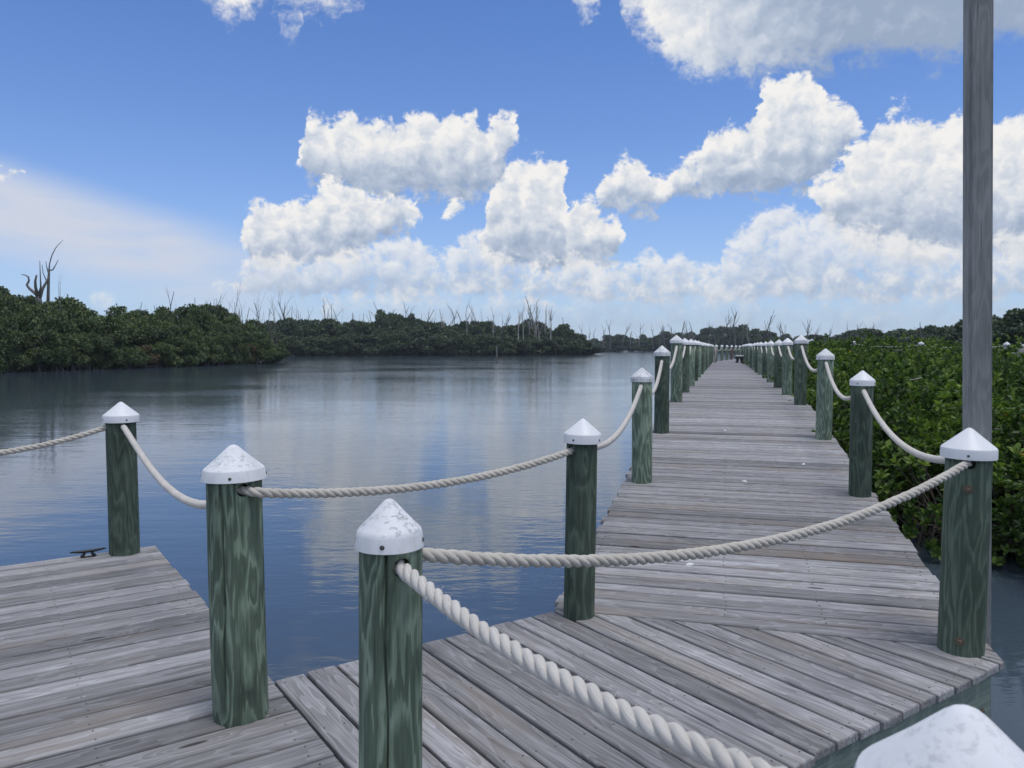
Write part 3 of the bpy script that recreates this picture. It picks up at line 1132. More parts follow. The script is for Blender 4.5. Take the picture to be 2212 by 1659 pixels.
def make_post(xy, zdeck, r, rc, cap_kind, label, group=None, mat=None, capmat=None, seed=0, crack=None, holes=None, screws=True, h=POST_H, tilt=(0, 0)):
    root = empty('post', (xy[0], xy[1], zdeck))
    root.rotation_euler = (tilt[0], tilt[1], 0)
    tag(root, label, 'post', group)
    me_c, ctop = cap_mesh(rc, cap_kind)
    zc = h - ctop
    me = shaft_mesh('shaft', r, -2.4 - zdeck, zc - 0.012, seed, crack, seg=28 if screws else 18, rings=26 if screws else 8)
    if holes:
        me = drill(me, holes)
    sh = obj('shaft', me, mat or M_POST, root)
    cp = obj('cap', me_c, capmat or M_CAP_NEW, root, (0, 0, zc))
    if screws:
        for i in range(4):
            a_ = seed * 1.3 + i * PI / 2
            s = obj('screw', CAP_SCREW, M_SCREW, cp, (rc * (0.992 if cap_kind == 'new' else 0.972) * math.cos(a_), rc * (0.992 if cap_kind == 'new' else 0.972) * math.sin(a_), -0.027 if cap_kind == 'new' else -0.020))
            s.rotation_euler = Vector((math.cos(a_), math.sin(a_), 0)).to_track_quat('Z', 'Y').to_euler()
    return root


def ang_to(p, q):
    return math.atan2(q[1] - p[1], q[0] - p[0])


A = Vector((-2.938, 5.765))
B = Vector((-1.149, 3.205))
C = Vector((-0.330, 2.051))
D = uv(4.405, -0.818)
F = Vector((2.309, 3.890))
G = Vector((0.513, 0.851))
L0 = ab(-DW + 0.2, 2.80)
HZ = 0.972
# screw/crack angles are measured from +X, the camera side is about -90 degrees
make_post(A, 0, 0.106, 0.126, 'new', 'green post with smooth white cap on the dock corner by the black cleat', seed=3, mat=M_POST_DARK, holes=[(ang_to(A, B) , HZ, 0.026, 0.16)])
make_post(B, 0, 0.114, 0.131, 'old', 'split green post with speckled grey cap where dock meets landing', seed=5, capmat=M_CAP_OLD, crack=R(-98), holes=[(R(-52), HZ - 0.005, 0.027, 0.13)], tilt=(0, -0.016))
make_post(C, 0, 0.0865, 0.0925, 'old', 'light green grained post with long crack and flaking cap, two thick ropes attached', seed=6, capmat=M_CAP_OLD, crack=R(-88), holes=[(R(-58), HZ + 0.005, 0.025, 0.10)])
make_post(D, 0, 0.089, 0.108, 'new', 'dark green post with clean white cap at the foot of the ramp, water side', seed=8, mat=M_POST_DARK, holes=[(ang_to(D, B), HZ, 0.024, 0.14)], tilt=(0, 0.02))
pF = make_post(F, 0, 0.108, 0.128, 'new', 'dark green post with two bolts standing against the tall grey pole', seed=2, mat=M_POST_DARK, holes=[(ang_to(F, C) + 0.5, HZ, 0.026, 0.12)], tilt=(0, 0.012))
make_post(G, 0, 0.103, 0.120, 'old', 'post with blotchy white cap at near end of the thick white rope', seed=9, capmat=M_CAP_NEAR)
make_post(L0, 0, 0.104, 0.124, 'new', 'green post at the other outer dock corner, far end of the rope from the cleat', seed=12, mat=M_POST_DARK)
for (zz, da) in ((0.845, 0.02), (0.075, -0.06)):
    a_ = math.atan2(-F.y, -F.x) + da
    Vb, Fb = lathe([(0.024, 0.0), (0.024, 0.004), (0.022, 0.005), (0.012, 0.005), (0.012, 0.014), (0.009, 0.018)], 8, True)
    o = obj('bolt', mesh_py('bolt', Vb, Fb), M_BOLT, pF, (0.107 * math.cos(a_), 0.107 * math.sin(a_), zz))
    o.rotation_euler = Vector((math.cos(a_), math.sin(a_), 0)).to_track_quat('Z', 'Y').to_euler()

# rows of posts up the ramp and along the boardwalk
us = [4.405, 7.80, 10.52, 13.62]
while us[-1] < 51.5:
    us.append(us[-1] + 2.92 + rng.uniform(-0.08, 0.08))
LEFT, RIGHT = [(D, 0.0)], [(F, 0.0)]
ordinal = {1: 'first', 2: 'second', 3: 'third'}
for side in (0, 1):
    for i, u_ in enumerate(us):
        if i == 0:
            continue
        uu = u_ - (0.12 if side else 0.0) + (rng.uniform(-0.15, 0.15) if i > 3 else 0)
        v_ = (-0.818 if side == 0 else 1.185) + rng.uniform(-0.015, 0.015)
        q = uv(uu, v_)
        z = deck_z(uu)
        near = i <= 4
        capm = M_CAP_GREY if ((side == 0 and i in (1, 2)) or (side == 1 and i in (2, 3))) else (M_CAP_NEW if i == 1 or rng.random() < 0.35 else M_CAP_OLD)
        rr = rng.uniform(0.098, 0.106)
        if i <= 3:
            lab = '%s green post up the ramp on the %s side, %s cap' % (ordinal[i], 'open water' if side == 0 else 'mangrove', 'lichen grey' if capm is M_CAP_GREY else 'white')
            grp = None
        else:
            lab = 'green capped post in the long boardwalk row on its %s side' % ('open water' if side == 0 else 'mangrove')
            grp = 'boardwalk posts on the %s side' % ('open water' if side == 0 else 'mangrove')
        make_post(q, z, rr, rr * 1.10, 'new', lab, grp, seed=20 + i + 40 * side, capmat=capm, screws=near,
                  mat=M_POST if (i + side) % 2 or i == 1 and side == 0 else M_POST_DARK,
                  h=POST_H + (rng.uniform(-0.02, 0.02) if i > 1 else 0.0), tilt=(rng.gauss(0, 0.006), rng.gauss(0, 0.006)))
        (LEFT if side == 0 else RIGHT).append((q, z))
for i in range(1, 8):
    q = BEND + UV2 * (i * 2.95 - 1.2) + VV2 * (-0.80)
    make_post(q, 0.61, 0.10, 0.112, 'new', 'small distant post round the far bend of the boardwalk' if i != 4 else 'brownish distant post round the far bend of the boardwalk',
              'posts round the far bend' if i != 4 else None, seed=120 + i, screws=False, mat=M_POST_BROWN if i == 4 else M_POST)
    LEFT.append((q, 0.61))
for i in range(1, 4):
    q = BEND + UV2 * (i * 2.95 - 0.6) + VV2 * (1.22)
    make_post(q, 0.61, 0.10, 0.112, 'new', 'small distant post round the far bend of the boardwalk', 'posts round the far bend', seed=140 + i, screws=False)
    RIGHT.append((q, 0.61))


# ------------------------------------------------------------------ ropes
def rope(p, q, sag, label, group=None, mat=None, strands=True, rad=0.0205, pitch=0.122, step=12, sides=8, skew=0.5, fuzz=260, lead=None):
    p, q = Vector(p), Vector(q)
    L = (q - p).length * (1 + 8 / 3 * (sag / (q - p).length) ** 2)
    n = max(12, int(L / pitch * step)) if strands else 26
    ts = np.linspace(0, 1, n + 1)
    P = np.array(p)[None, :] * (1 - ts[:, None]) + np.array(q)[None, :] * ts[:, None]
    tt = ts ** (math.log(0.5) / math.log(skew)) if skew != 0.5 else ts
    P[:, 2] -= sag * 4 * tt * (1 - tt)
    if lead is not None:      # the rope bends out of its hole
        P += np.array(lead)[None, :] * np.exp(-(ts * L / 0.038) ** 1.5)[:, None]
    Tn = np.gradient(P, axis=0)
    Tn /= np.linalg.norm(Tn, axis=1)[:, None]
    S = np.cross(Tn, np.array([0, 0, 1.0]))
    S /= np.linalg.norm(S, axis=1)[:, None]
    Uv = np.cross(S, Tn)
    seg = np.concatenate([[0], np.cumsum(np.linalg.norm(np.diff(P, axis=0), axis=1))])
    Vs, Fs, UVs = [], [], []
    k = 3 if strands else 1
    base = 0
    for s in range(k):
        if strands:
            ph = -2 * PI * (seg / pitch) + 2 * PI * s / 3
            c = P + (S * np.cos(ph)[:, None] + Uv * np.sin(ph)[:, None]) * rad * 0.50
            jr = np.random.default_rng(int(abs(p.x * 1000)) + s)
            wob = np.interp(seg, np.linspace(0, seg[-1], 40), jr.normal(0, 0.045, 40))
            c = c + Uv * (rad * wob)[:, None]
            sr = rad * 0.545
        else:
            c, sr = P, rad
        T2 = np.gradient(c, axis=0)
        T2 /= np.linalg.norm(T2, axis=1)[:, None]
        S2 = np.cross(T2, np.array([0, 0, 1.0]))
        S2 /= np.linalg.norm(S2, axis=1)[:, None]
        U2 = np.cross(S2, T2)
        an = np.arange(sides) * 2 * PI / sides
        ring = c[:, None, :] + (S2[:, None, :] * np.cos(an)[None, :, None] + U2[:, None, :] * np.sin(an)[None, :, None]) * sr
        Vs.append(ring.reshape(-1, 3))
        i0 = np.arange(n)[:, None] * sides + np.arange(sides)[None, :]
        i1 = np.arange(n)[:, None] * sides + (np.arange(sides)[None, :] + 1) % sides
        Fq = np.stack([i0, i1, i1 + sides, i0 + sides], axis=-1).reshape(-1, 4) + base
        Fs.append(Fq)
        uu = np.repeat(seg[:-1], sides)
        un = np.repeat(seg[1:], sides)
        va = np.tile(np.arange(sides) / sides, n)
        vb = np.tile((np.arange(sides) + 1) / sides, n)
        uvq = np.stack([np.stack([uu * 1.0 + s * 3, va], -1), np.stack([uu + s * 3, vb], -1), np.stack([un + s * 3, vb], -1), np.stack([un + s * 3, va], -1)], axis=1)
        # fibres run with the strand: many across, long along
        uvq = uvq[..., ::-1].copy()
        UVs.append(uvq.reshape(-1, 2))
        base += ring.shape[0] * sides
    if fuzz:
        jr = np.random.default_rng(int(abs(p.x * 777)) + 3)
        allV = np.concatenate(Vs)
        pick = jr.integers(0, len(allV), fuzz)
        b0 = allV[pick]
        ctr = P[np.argmin(((b0[:, None, :] - P[None, ::4, :]) ** 2).sum(-1), axis=1) * 4]
        dr = b0 - ctr + jr.normal(0, 0.012, b0.shape)
        dr /= np.linalg.norm(dr, axis=1)[:, None]
        ln = jr.uniform(0.004, 0.016, fuzz)[:, None]
        sd = np.cross(dr, jr.normal(size=dr.shape))
        sd /= np.linalg.norm(sd, axis=1)[:, None]
        wd = 0.0005
        tip = b0 + dr * ln + jr.normal(0, 0.003, b0.shape)
        quad = np.stack([b0 - sd * wd, b0 + sd * wd, tip + sd * wd * 0.4, tip - sd * wd * 0.4], axis=1)
        Vs.append(quad.reshape(-1, 3))
        Fs.append(np.arange(fuzz * 4).reshape(-1, 4) + base)
        UVs.append(np.tile(np.array([[0.1, 0.1], [0.2, 0.1], [0.2, 0.2], [0.1, 0.2]]), (fuzz, 1)))
    me = mesh_np('rope', np.concatenate(Vs), np.concatenate(Fs), True)
    lay = me.uv_layers.new(name='UVMap')
    lay.data.foreach_set('uv', np.ascontiguousarray(np.concatenate(UVs), dtype=np.float32).ravel())
    o = obj('rope', me, mat or M_ROPE)
    tag(o, label, 'rope', group)
    return o


def v3(p, z):
    return Vector((p[0], p[1], z))


def toward(p, q, d):
    d_ = (Vector(q) - Vector(p)).normalized() * d
    return Vector(p) + d_


rope(v3(toward(A, L0, 0.02), HZ + 0.015), v3(toward(L0, A, 0.02), HZ), 0.17, 'beige twisted rope along the dock end past the black cleat')
rope(v3(toward(A, B, 0.03), HZ + 0.0), v3(toward(B, A, 0.03), HZ - 0.05), 0.20, 'pale drooping rope along the dock edge between cleat post and split post', mat=M_ROPE_WHITE, pitch=0.075, skew=0.58)
pB = Vector((B.x + 0.066, B.y - 0.120))
rope(v3(pB, HZ - 0.005), v3(toward(D, B, 0.01) , HZ + 0.0), 0.085, 'beige twisted rope over open water from split post to ramp foot', lead=(-0.046, 0.066, 0.0))
rope(v3(toward(C, F, 0.03), HZ + 0.022), v3(Vector((F.x - 0.03, F.y - 0.07)), HZ + 0.005), 0.185, 'beige twisted rope spanning the near side of the landing to bolted post')
pC = Vector((C.x + 0.03, C.y - 0.045))
rope(v3(pC, HZ + 0.005), v3(toward(G, C, 0.05), HZ), 0.06, 'thick off-white twisted rope falling toward the blotchy capped post', mat=M_ROPE_WHITE, sides=10, step=16)
for side, row in ((0, LEFT), (1, RIGHT)):
    nm = 'open water' if side == 0 else 'mangrove'
    for i in range(len(row) - 1):
        (p, z0), (q, z1) = row[i], row[i + 1]
        last = i >= len(us) - 1
        if i == 0:
            lab, grp = 'white rope from the ramp foot to first ramp post, %s side' % nm, None
        elif i < 3:
            lab, grp = 'white rope between %s and %s ramp posts, %s side' % (ordinal[i], ordinal[i + 1], nm), None
        else:
            lab, grp = 'white rope slung between boardwalk posts on the %s side' % nm, 'boardwalk ropes on the %s side' % nm
        rope(v3(toward(p, q, 0.03), z0 + HZ + 0.01), v3(toward(q, p, 0.03), z1 + HZ + 0.01), (0.20 if i == 0 else 0.25 if i < 4 else 0.24), lab, grp, M_ROPE_WHITE,
             strands=i < 5, rad=0.0215 if i < 5 else 0.0205, pitch=0.062, sides=7 if i < 5 else 6, step=10, fuzz=0)

# ------------------------------------------------------------------ tall pole by the bolted post
pole = empty('pole', (0, 0, 0))
tag(pole, 'tall square grey timber pole behind the bolted post', 'pole')
pt_, pb_ = at_d(2113, 0, 4.03), at_d(2109, 1380, 4.03)
pc = Vector((pb_.x, pb_.y))
LEAN = math.atan2(pt_.x - pb_.x, pt_.z - pb_.z)
hw = 0.056
Vp, Fp = prism([(-hw, -hw), (hw, -hw), (hw, hw), (-hw, hw)], -2.4, 0.0, 0.012)
bm = bmesh.new()
bmesh.ops.create_cube(bm, size=1.0)
for v_ in bm.verts:
    v_.co = Vector((v_.co.x * 2 * hw, v_.co.y * 2 * hw, -2.4 + (v_.co.z + 0.5) * 7.6))
bmesh.ops.bevel(bm, geom=[e_ for e_ in bm.edges if abs(e_.verts[0].co.z - e_.verts[1].co.z) > 1], offset=0.014, segments=3, affect='EDGES')
me = bpy.data.meshes.new('timber')
bm.to_mesh(me)
bm.free()
pole.location = (pc.x, pc.y, 0)
o = obj('timber', me, M_POLE, pole)
pole.rotation_euler = (0, LEAN, 0)
o.rotation_euler = (0, 0, R(-12))
# a lamp bracket collar out of sight is not guessed; only the bolts that tie it to the post
for zz in (0.845, 0.075):
    Vb, Fb = tube([(0, 0, 0), (-(pc.x - F.x), -(pc.y - F.y), 0)], 0.008, 8)
    obj('tie_rod', mesh_py('tie_rod', Vb, Fb), M_BOLT, pole, (0, 0, zz))

# ------------------------------------------------------------------ cleat, litter, bench at the far end
cl = empty('cleat', (0, 0, 0))
tag(cl, 'black horn cleat on the dock edge beside the corner post', 'cleat')
q = at(206, 1188)
q = ab(-0.475, 2.845)
cl.location = (q.x, q.y, 0.0)
cl.rotation_euler = (0, 0, ANG_E)
Vb, Fb = box(-0.05, 0.05, -0.016, 0.016, 0.0, 0.007)
Vb, Fb = tube([(-0.045, 0, 0.004), (-0.028, 0, 0.022), (-0.026, 0, 0.042)], [0.014, 0.010, 0.011], 8, Vb, Fb)
Vb, Fb = tube([(0.045, 0, 0.004), (0.028, 0, 0.022), (0.026, 0, 0.042)], [0.014, 0.010, 0.011], 8, Vb, Fb)
obj('base', mesh_py('base', Vb, Fb), M_CLEAT, cl)
Vb, Fb = tube([(-0.118, 0, 0.050), (-0.095, 0, 0.049), (-0.04, 0, 0.044), (0.04, 0, 0.044), (0.095, 0, 0.049), (0.118, 0, 0.050)], [0.004, 0.008, 0.0115, 0.0115, 0.008, 0.004], 8)
obj('horn', mesh_py('horn', Vb, Fb, True), M_CLEAT, cl)

for i, (px, py, lab) in enumerate(((1490, 1220, 'white shell scrap lying low on the ramp'), (1736, 1003, 'white shell scrap lying on the upper ramp, mangrove half'),
                                   (1566, 930, 'small white shell scrap on the ramp in its upper middle'), (1608, 1040, 'tiny white shell scrap in the middle of the ramp'))):
    # walk out along the view ray until it meets the sloping deck
    d = 4.0
    for _ in range(60):
        p_ = at_d(px, py, d)
        zz = deck_z((Vector((p_.x, p_.y)) - WOFF).dot(UV_))
        d += (p_.z - zz) * 3
    p_ = at_d(px, py, d)
    Vb, Fb = [], []
    n = 9
    for (s_, z_) in ((1.0, 0.0), (0.85, 0.008), (0.4, 0.013)):
        for j in range(n):
            an = 2 * PI * j / n
            k_ = s_ * (1 + 0.25 * math.sin(an * 2 + i)) * 0.021
            Vb.append((k_ * 1.4 * math.cos(an), k_ * 0.8 * math.sin(an), z_))
    for r_ in range(2):
        for j in range(n):
            Fb.append([r_ * n + j, r_ * n + (j + 1) % n, (r_ + 1) * n + (j + 1) % n, (r_ + 1) * n + j])
    Fb.append([2 * n + j for j in range(n)])
    o = obj('shell', mesh_py('shell', Vb, Fb, True), M_WHITE, None, (p_.x, p_.y, p_.z - 0.001), i * 0.8)
    tag(o, lab, 'shell')

bench = empty('bench', (0, 0, 0))
tag(bench, 'small black bench with pale top at the far end of the boardwalk', 'bench')
q = uv(50.2, 0.86)
bench.location = (q.x, q.y, 0.612)
bench.rotation_euler = (0, 0, ANG_V)
Vb, Fb = box(-0.22, 0.26, -0.55, 0.55, 0.41, 0.46)
obj('seat', mesh_py('seat', Vb, Fb), M_WHITE, bench)
Vb, Fb = box(-0.24, 0.28, -0.53, 0.53, 0.27, 0.407)
obj('apron', mesh_py('apron', Vb, Fb), M_BLACK, bench)
for sy in (-0.42, 0.42):
    for sx in (-1, 1):
        Vb, Fb = tube([(sx * 0.20 + 0.02, sy, 0.0), (sx * 0.13 + 0.02, sy, 0.10), (sx * 0.11 + 0.02, sy, 0.20), (sx * 0.14 + 0.02, sy, 0.30)], [0.075, 0.07, 0.085, 0.10], 8)
        obj('leg', mesh_py('leg', Vb, Fb), M_BLACK, bench)

coil = empty('rope_coil', (0, 0, 0))
tag(coil, 'faded pinkish line hanging down beside the last boardwalk posts', 'rope')
q = uv(49.8, -0.62)
coil.location = (q.x, q.y, 0.612)
for k_ in range(3):
    Vb, Fb = tube([(0.03 * k_, 0, 0.005), (0.05 - 0.02 * k_, 0.01, 0.4), (0.06 + 0.03 * k_, 0, 0.75), (0.02 * k_, 0, 0.98)], [0.05, 0.035, 0.06, 0.03], 7)
    obj('strand', mesh_py('strand', Vb, Fb, True), M_PINK if k_ else M_ROPE, coil)

# channel marker standing in the water
mk = empty('marker_post', (0, 0, 0))
tag(mk, 'thin grey marker post standing alone in open water before the island', 'post')
q = at(1073, 779, WATER_Z)
mk.location = (q.x, q.y, WATER_Z)
Vb, Fb = lathe([(0.17, -1.5), (0.165, 0.0), (0.155, 1.3), (0.15, 2.55), (0.12, 2.62)], 14)
obj('shaft', mesh_py('shaft', Vb, Fb, True), M_SNAG, mk)
Vb, Fb = lathe([(0.18, 0.25), (0.18, 0.55)], 14)
obj('tide_band', mesh_py('tide_band', Vb, Fb, True), M_SNAG_DARK, mk)

# posts and ropes of another walk beyond the mangroves
RP = [(1843, 735, 34.0), (1990, 737, 31.5), (2175, 738, 29.0), (2206, 741, 27.5), (2330, 742, 26.0)]
RPP = []
for i, (px, py, d) in enumerate(RP):
    p_ = at_d(px, py, d)
    make_post((p_.x, p_.y), p_.z - 1.1, 0.105, 0.115, 'new', 'weathered post of the other walkway seen above the mangrove bushes', 'other walkway posts', seed=160 + i,
              mat=M_POLE, capmat=M_CAP_GREY, screws=False, h=1.1)
    RPP.append(p_)
for i in range(len(RPP) - 1):
    for dz in (0.16, 0.30):
        a_, b_ = RPP[i], RPP[i + 1]
        rope((a_.x, a_.y, a_.z - dz), (b_.x, b_.y, b_.z - dz), 0.10, 'thin pale rope of the other walkway above the mangrove bushes', 'other walkway ropes', M_ROPE_WHITE, strands=False, rad=0.018, sides=6, fuzz=0)

# ------------------------------------------------------------------ vegetation
NPR = np.random.default_rng(7)


def frames(normals, rg):
    """random tangent frames round given leaf axes"""
    n = normals / np.linalg.norm(normals, axis=1)[:, None]
    r = rg.normal(size=n.shape)
    s = np.cross(n, r)
    s /= np.linalg.norm(s, axis=1)[:, None]
    return n, s, np.cross(n, s)


def leaves(base, axis, up, length, width, fold=0.25):
    """folded leaves: base points, growth axis, leaf normal; returns V, F (quads)"""
    axis = axis / np.linalg.norm(axis, axis=1)[:, None]
    side = np.cross(axis, up)
    side /= np.linalg.norm(side, axis=1)[:, None] + 1e-9
    nrm = np.cross(side, axis)
    L = length[:, None]
    W = width[:, None]
    f = fold
    tip = base + axis * L - nrm * L * 0.10
    l1 = base + axis * L * 0.42 + side * W * 0.5 + nrm * W * f
    l2 = base + axis * L * 0.80 + side * W * 0.40 + nrm * W * f * 0.7 - nrm * L * 0.05
    r1 = base + axis * L * 0.42 - side * W * 0.5 + nrm * W * f
    r2 = base + axis * L * 0.80 - side * W * 0.40 + nrm * W * f * 0.7 - nrm * L * 0.05
    V = np.stack([base, l1, l2, tip, r2, r1], axis=1).reshape(-1, 3)
    i = np.arange(len(base))[:, None] * 6
    Fq = np.concatenate([i + np.array([[0, 1, 2, 3]]), i + np.array([[0, 3, 4, 5]])], axis=1).reshape(-1, 4)
    return V, Fq


def bush_meshes(seed, n_ros, rx=1.0, rz=1.15):
    rg = np.random.default_rng(seed)
    # outer skin of rosettes on a lumpy dome
    d = rg.normal(size=(n_ros, 3))
    d[:, 2] = np.abs(d[:, 2]) * 1.1 - 0.45
    d /= np.linalg.norm(d, axis=1)[:, None]
    lump = 1 + 0.24 * np.sin(d[:, 0] * 5 + seed) * np.cos(d[:, 1] * 4.3 + seed * 2) + 0.10 * np.sin(d[:, 2] * 7 + seed)
    rad = lump * rg.uniform(0.62, 1.10, n_ros)
    pos = d * rad[:, None] * np.array([rx, rx, rz])
    pos[:, 2] += 0.55
    keep = pos[:, 2] > -0.12
    pos, d = pos[keep], d[keep]
    # each rosette: leaves round an upward-outward twig tip
    tw = d * 0.8 + np.array([0, 0, 0.75]) + rg.normal(size=d.shape) * 0.25
    n, s, u = frames(tw, rg)
    per = 9
    an = (np.arange(per) * 2.4)[None, :] + rg.uniform(0, 6.28, len(n))[:, None]
    spread = np.linspace(0.25, 1.35, per)[None, :, None]
    ax = n[:, None, :] * np.cos(spread) + (s[:, None, :] * np.cos(an)[..., None] + u[:, None, :] * np.sin(an)[..., None]) * np.sin(spread)
    ax = ax.reshape(-1, 3) + rg.normal(size=(len(n) * per, 3)) * 0.12
    up = np.repeat(n, per, axis=0)
    bs = np.repeat(pos, per, axis=0) - up * rg.uniform(0, 0.05, len(up))[:, None]
    L = rg.uniform(0.065, 0.135, len(up))
    V, Fq = leaves(bs, ax, up + rg.normal(size=up.shape) * 0.15, L, L * rg.uniform(0.42, 0.55, len(up)))
    lm = mesh_np('foliage', V, Fq)
    # stems: from the root crown to the rosettes, arching prop roots below
    Vb, Fb = [], []
    rr = random.Random(seed)
    for i in range(46):
        k_ = rr.randrange(len(pos))
        e_ = Vector(pos[k_])
        st = Vector((rr.uniform(-0.25, 0.25), rr.uniform(-0.25, 0.25), rr.uniform(-0.1, 0.3)))
        mid = st.lerp(e_, 0.5) + Vector((rr.uniform(-0.1, 0.1), rr.uniform(-0.1, 0.1), rr.uniform(-0.08, 0.12)))
        tube([st, mid, e_], [0.012, 0.008, 0.004], 4, Vb, Fb, False)
    for i in range(14):
        a_ = rr.uniform(0, 6.28)
        r_ = rr.uniform(0.35, 0.85)
        tube([(0.1 * math.cos(a_), 0.1 * math.sin(a_), 0.35), (r_ * 0.6 * math.cos(a_), r_ * 0.6 * math.sin(a_), 0.28), (r_ * math.cos(a_), r_ * math.sin(a_), -0.5)], [0.018, 0.015, 0.012], 4, Vb, Fb, False)
    return lm, mesh_py('stems', Vb, Fb)


M_STEM = mat_simple('mangrove_stem', (0.14, 0.115, 0.095), 0.85)
BUSH = [bush_meshes(s, 350) for s in range(6)]
for lm, sm in BUSH:
    lm.materials.append(M_LEAF)
    sm.materials.append(M_STEM)


def place_bush(x, y, z, s, sz, rz, var, label, group):
    root = empty('mangrove_bush', (x, y, z), rz)
    root.scale = (s, s, sz)
    tag(root, label, 'bush', group)
    obj('foliage', BUSH[var][0], None, root)
    obj('stems', BUSH[var][1], None, root)
    return root


rng = random.Random(21)
nb = 0
y = 7.3
while y < 46:
    sp = 0.78 + y * 0.022
    x_left = (1.335 + 0.2655 * y) / 0.9641 + 0.80 + max(0.0, (9.2 - y) * 0.9) + max(0.0, y - 14) * 0.02
    x_right = 0.70 * y + 2.2
    x = x_left + rng.uniform(0, 0.3)
    while x < x_right:
        u_ = Vector((x, y)).dot(UV_)
        top = 0.88 + 0.016 * (y - 8) + 0.42 * math.sin(x * 0.8 + y * 0.33) * math.sin(y * 0.5 + 1) + rng.uniform(-0.36, 0.30)
        if y > 24:
            top += (y - 24) * 0.012
        hgt = top - WATER_Z
        s = rng.uniform(0.85, 1.15) * (0.82 + y * 0.012)
        far_ = y > 16
        place_bush(x + rng.uniform(-0.2, 0.2), y + rng.uniform(-0.2, 0.2), WATER_Z + 0.02, s, hgt / 1.75, rng.uniform(0, 6.28), rng.randrange(6),
                   'glossy green mangrove bush in the thicket beside the ramp' if not far_ else 'green mangrove bush in the thicket beside the long boardwalk',
                   'mangrove bushes beside the ramp' if not far_ else 'mangrove bushes beside the boardwalk')
        nb += 1
        x += sp * rng.uniform(0.85, 1.15)
    y += sp * 0.9
print('bushes', nb)


def crown_mesh(seed, H, Rr, n, leaf, z0=0.25, lobes=15, flat=0.8):
    rg = np.random.default_rng(seed)
    c = []
    r = []
    for i in range(lobes):
        zz = rg.uniform(0.12, 0.88)
        wide = math.sqrt(max(0.05, 1 - (abs(zz - 0.35) / 0.68) ** 2))
        a_ = rg.uniform(0, 6.28)
        q = rg.uniform(0.25, 0.85) * Rr * wide
        c.append((q * math.cos(a_), q * math.sin(a_), z0 + zz * (H - z0) - 0.1 * H * 0.3))
        r.append(rg.uniform(0.24, 0.42) * Rr * (1.1 - 0.35 * zz))
    c = np.array(c)
    r = np.array(r)
    which = rg.choice(lobes, n, p=r ** 2 / (r ** 2).sum())
    d = rg.normal(size=(n, 3))
    d[:, 2] += 0.25
    d /= np.linalg.norm(d, axis=1)[:, None]
    k_ = rg.uniform(0.62, 1.08, n) + (rg.random(n) < 0.05) * rg.uniform(0, 0.35, n)
    pos = c[which] + d * (r[which] * k_)[:, None] * np.array([1.08, 1.08, flat])
    pos[:, 2] = np.maximum(pos[:, 2], z0 * 0.4 + rg.uniform(0, 0.25, n))
    # thin out what is deep inside another lobe
    ins = np.zeros(n, bool)
    for j in range(lobes):
        dd = np.linalg.norm((pos - c[j]) / np.array([1.08, 1.08, flat]), axis=1)
        ins |= dd < r[j] * 0.55
    pos, d = pos[~ins], d[~ins]
    m_ = len(pos)
    ax = d * 0.6 + rg.normal(size=(m_, 3)) * 0.6
    up = d * 0.8 + np.array([0, 0, 0.7]) + rg.normal(size=(m_, 3)) * 0.35
    L = leaf * rg.uniform(0.6, 1.35, m_)
    V, Fq = leaves(pos, ax, up, L, L * 0.62, 0.2)
    return mesh_np('crown', V, Fq), c, r


def trunk_mesh(seed, c, r, H, base_r=0.11):
    rr = random.Random(seed)
    Vb, Fb = [], []
    top = Vector((0, 0, H * 0.55))
    tube([(0, 0, -0.4), (0.08, 0.02, H * 0.25), top], [base_r * 1.4, base_r, base_r * 0.7], 6, Vb, Fb, False)
    for j in range(len(c)):
        e_ = Vector(c[j])
        st = Vector((0, 0, min(H * 0.5, max(0.2, e_.z * 0.55))))
        mid = st.lerp(e_, 0.55) + Vector((rr.uniform(-.2, .2), rr.uniform(-.2, .2), 0.15))
        tube([st, mid, e_ + (e_ - mid) * 0.5], [base_r * 0.6, base_r * 0.42, base_r * 0.12], 5, Vb, Fb, False)
    for j in range(9):
        a_ = rr.uniform(0, 6.28)
        q = rr.uniform(0.6, 1.5)
        tube([(0, 0, 0.9), (q * 0.6 * math.cos(a_), q * 0.6 * math.sin(a_), 0.65), (q * math.cos(a_), q * math.sin(a_), -0.4)], [0.05, 0.04, 0.035], 4, Vb, Fb, False)
    return mesh_py('trunk', Vb, Fb)


TREES = []
for s in range(6):
    H = 6.0
    cm, c_, r_ = crown_mesh(50 + s, H, 2.9, 9000, 0.27, lobes=17)
    tm = trunk_mesh(50 + s, c_, r_, H)
    TREES.append((cm, tm))
    cm.materials.append(M_TREE)
    tm.materials.append(M_SNAG)
TREES_B = []
for (cm, tm) in TREES[:2]:
    c2 = cm.copy()
    c2.materials.clear()
    c2.materials.append(M_TREE_BROWN)
    TREES_B.append((c2, tm))
TREES_F = []
for s in range(4):
    cm, c_, r_ = crown_mesh(80 + s, 6.0, 3.1, 5200, 0.42, lobes=18, flat=0.7)
    tm = trunk_mesh(80 + s, c_, r_, 6.0)
    cm.materials.append(M_TREE_FAR)
    tm.materials.append(M_SNAG)
    TREES_F.append((cm, tm))


def place_tree(pool, var, x, y, h, w, rz, label, group, name='mangrove_tree', z=WATER_Z):
    root = empty(name, (x, y, z), rz)
    root.scale = (w, w, h / 6.0)
    tag(root, label, 'tree', group)
    obj('crown', pool[var][0], None, root)
    obj('trunk', pool[var][1], None, root)
    return root


rng = random.Random(33)
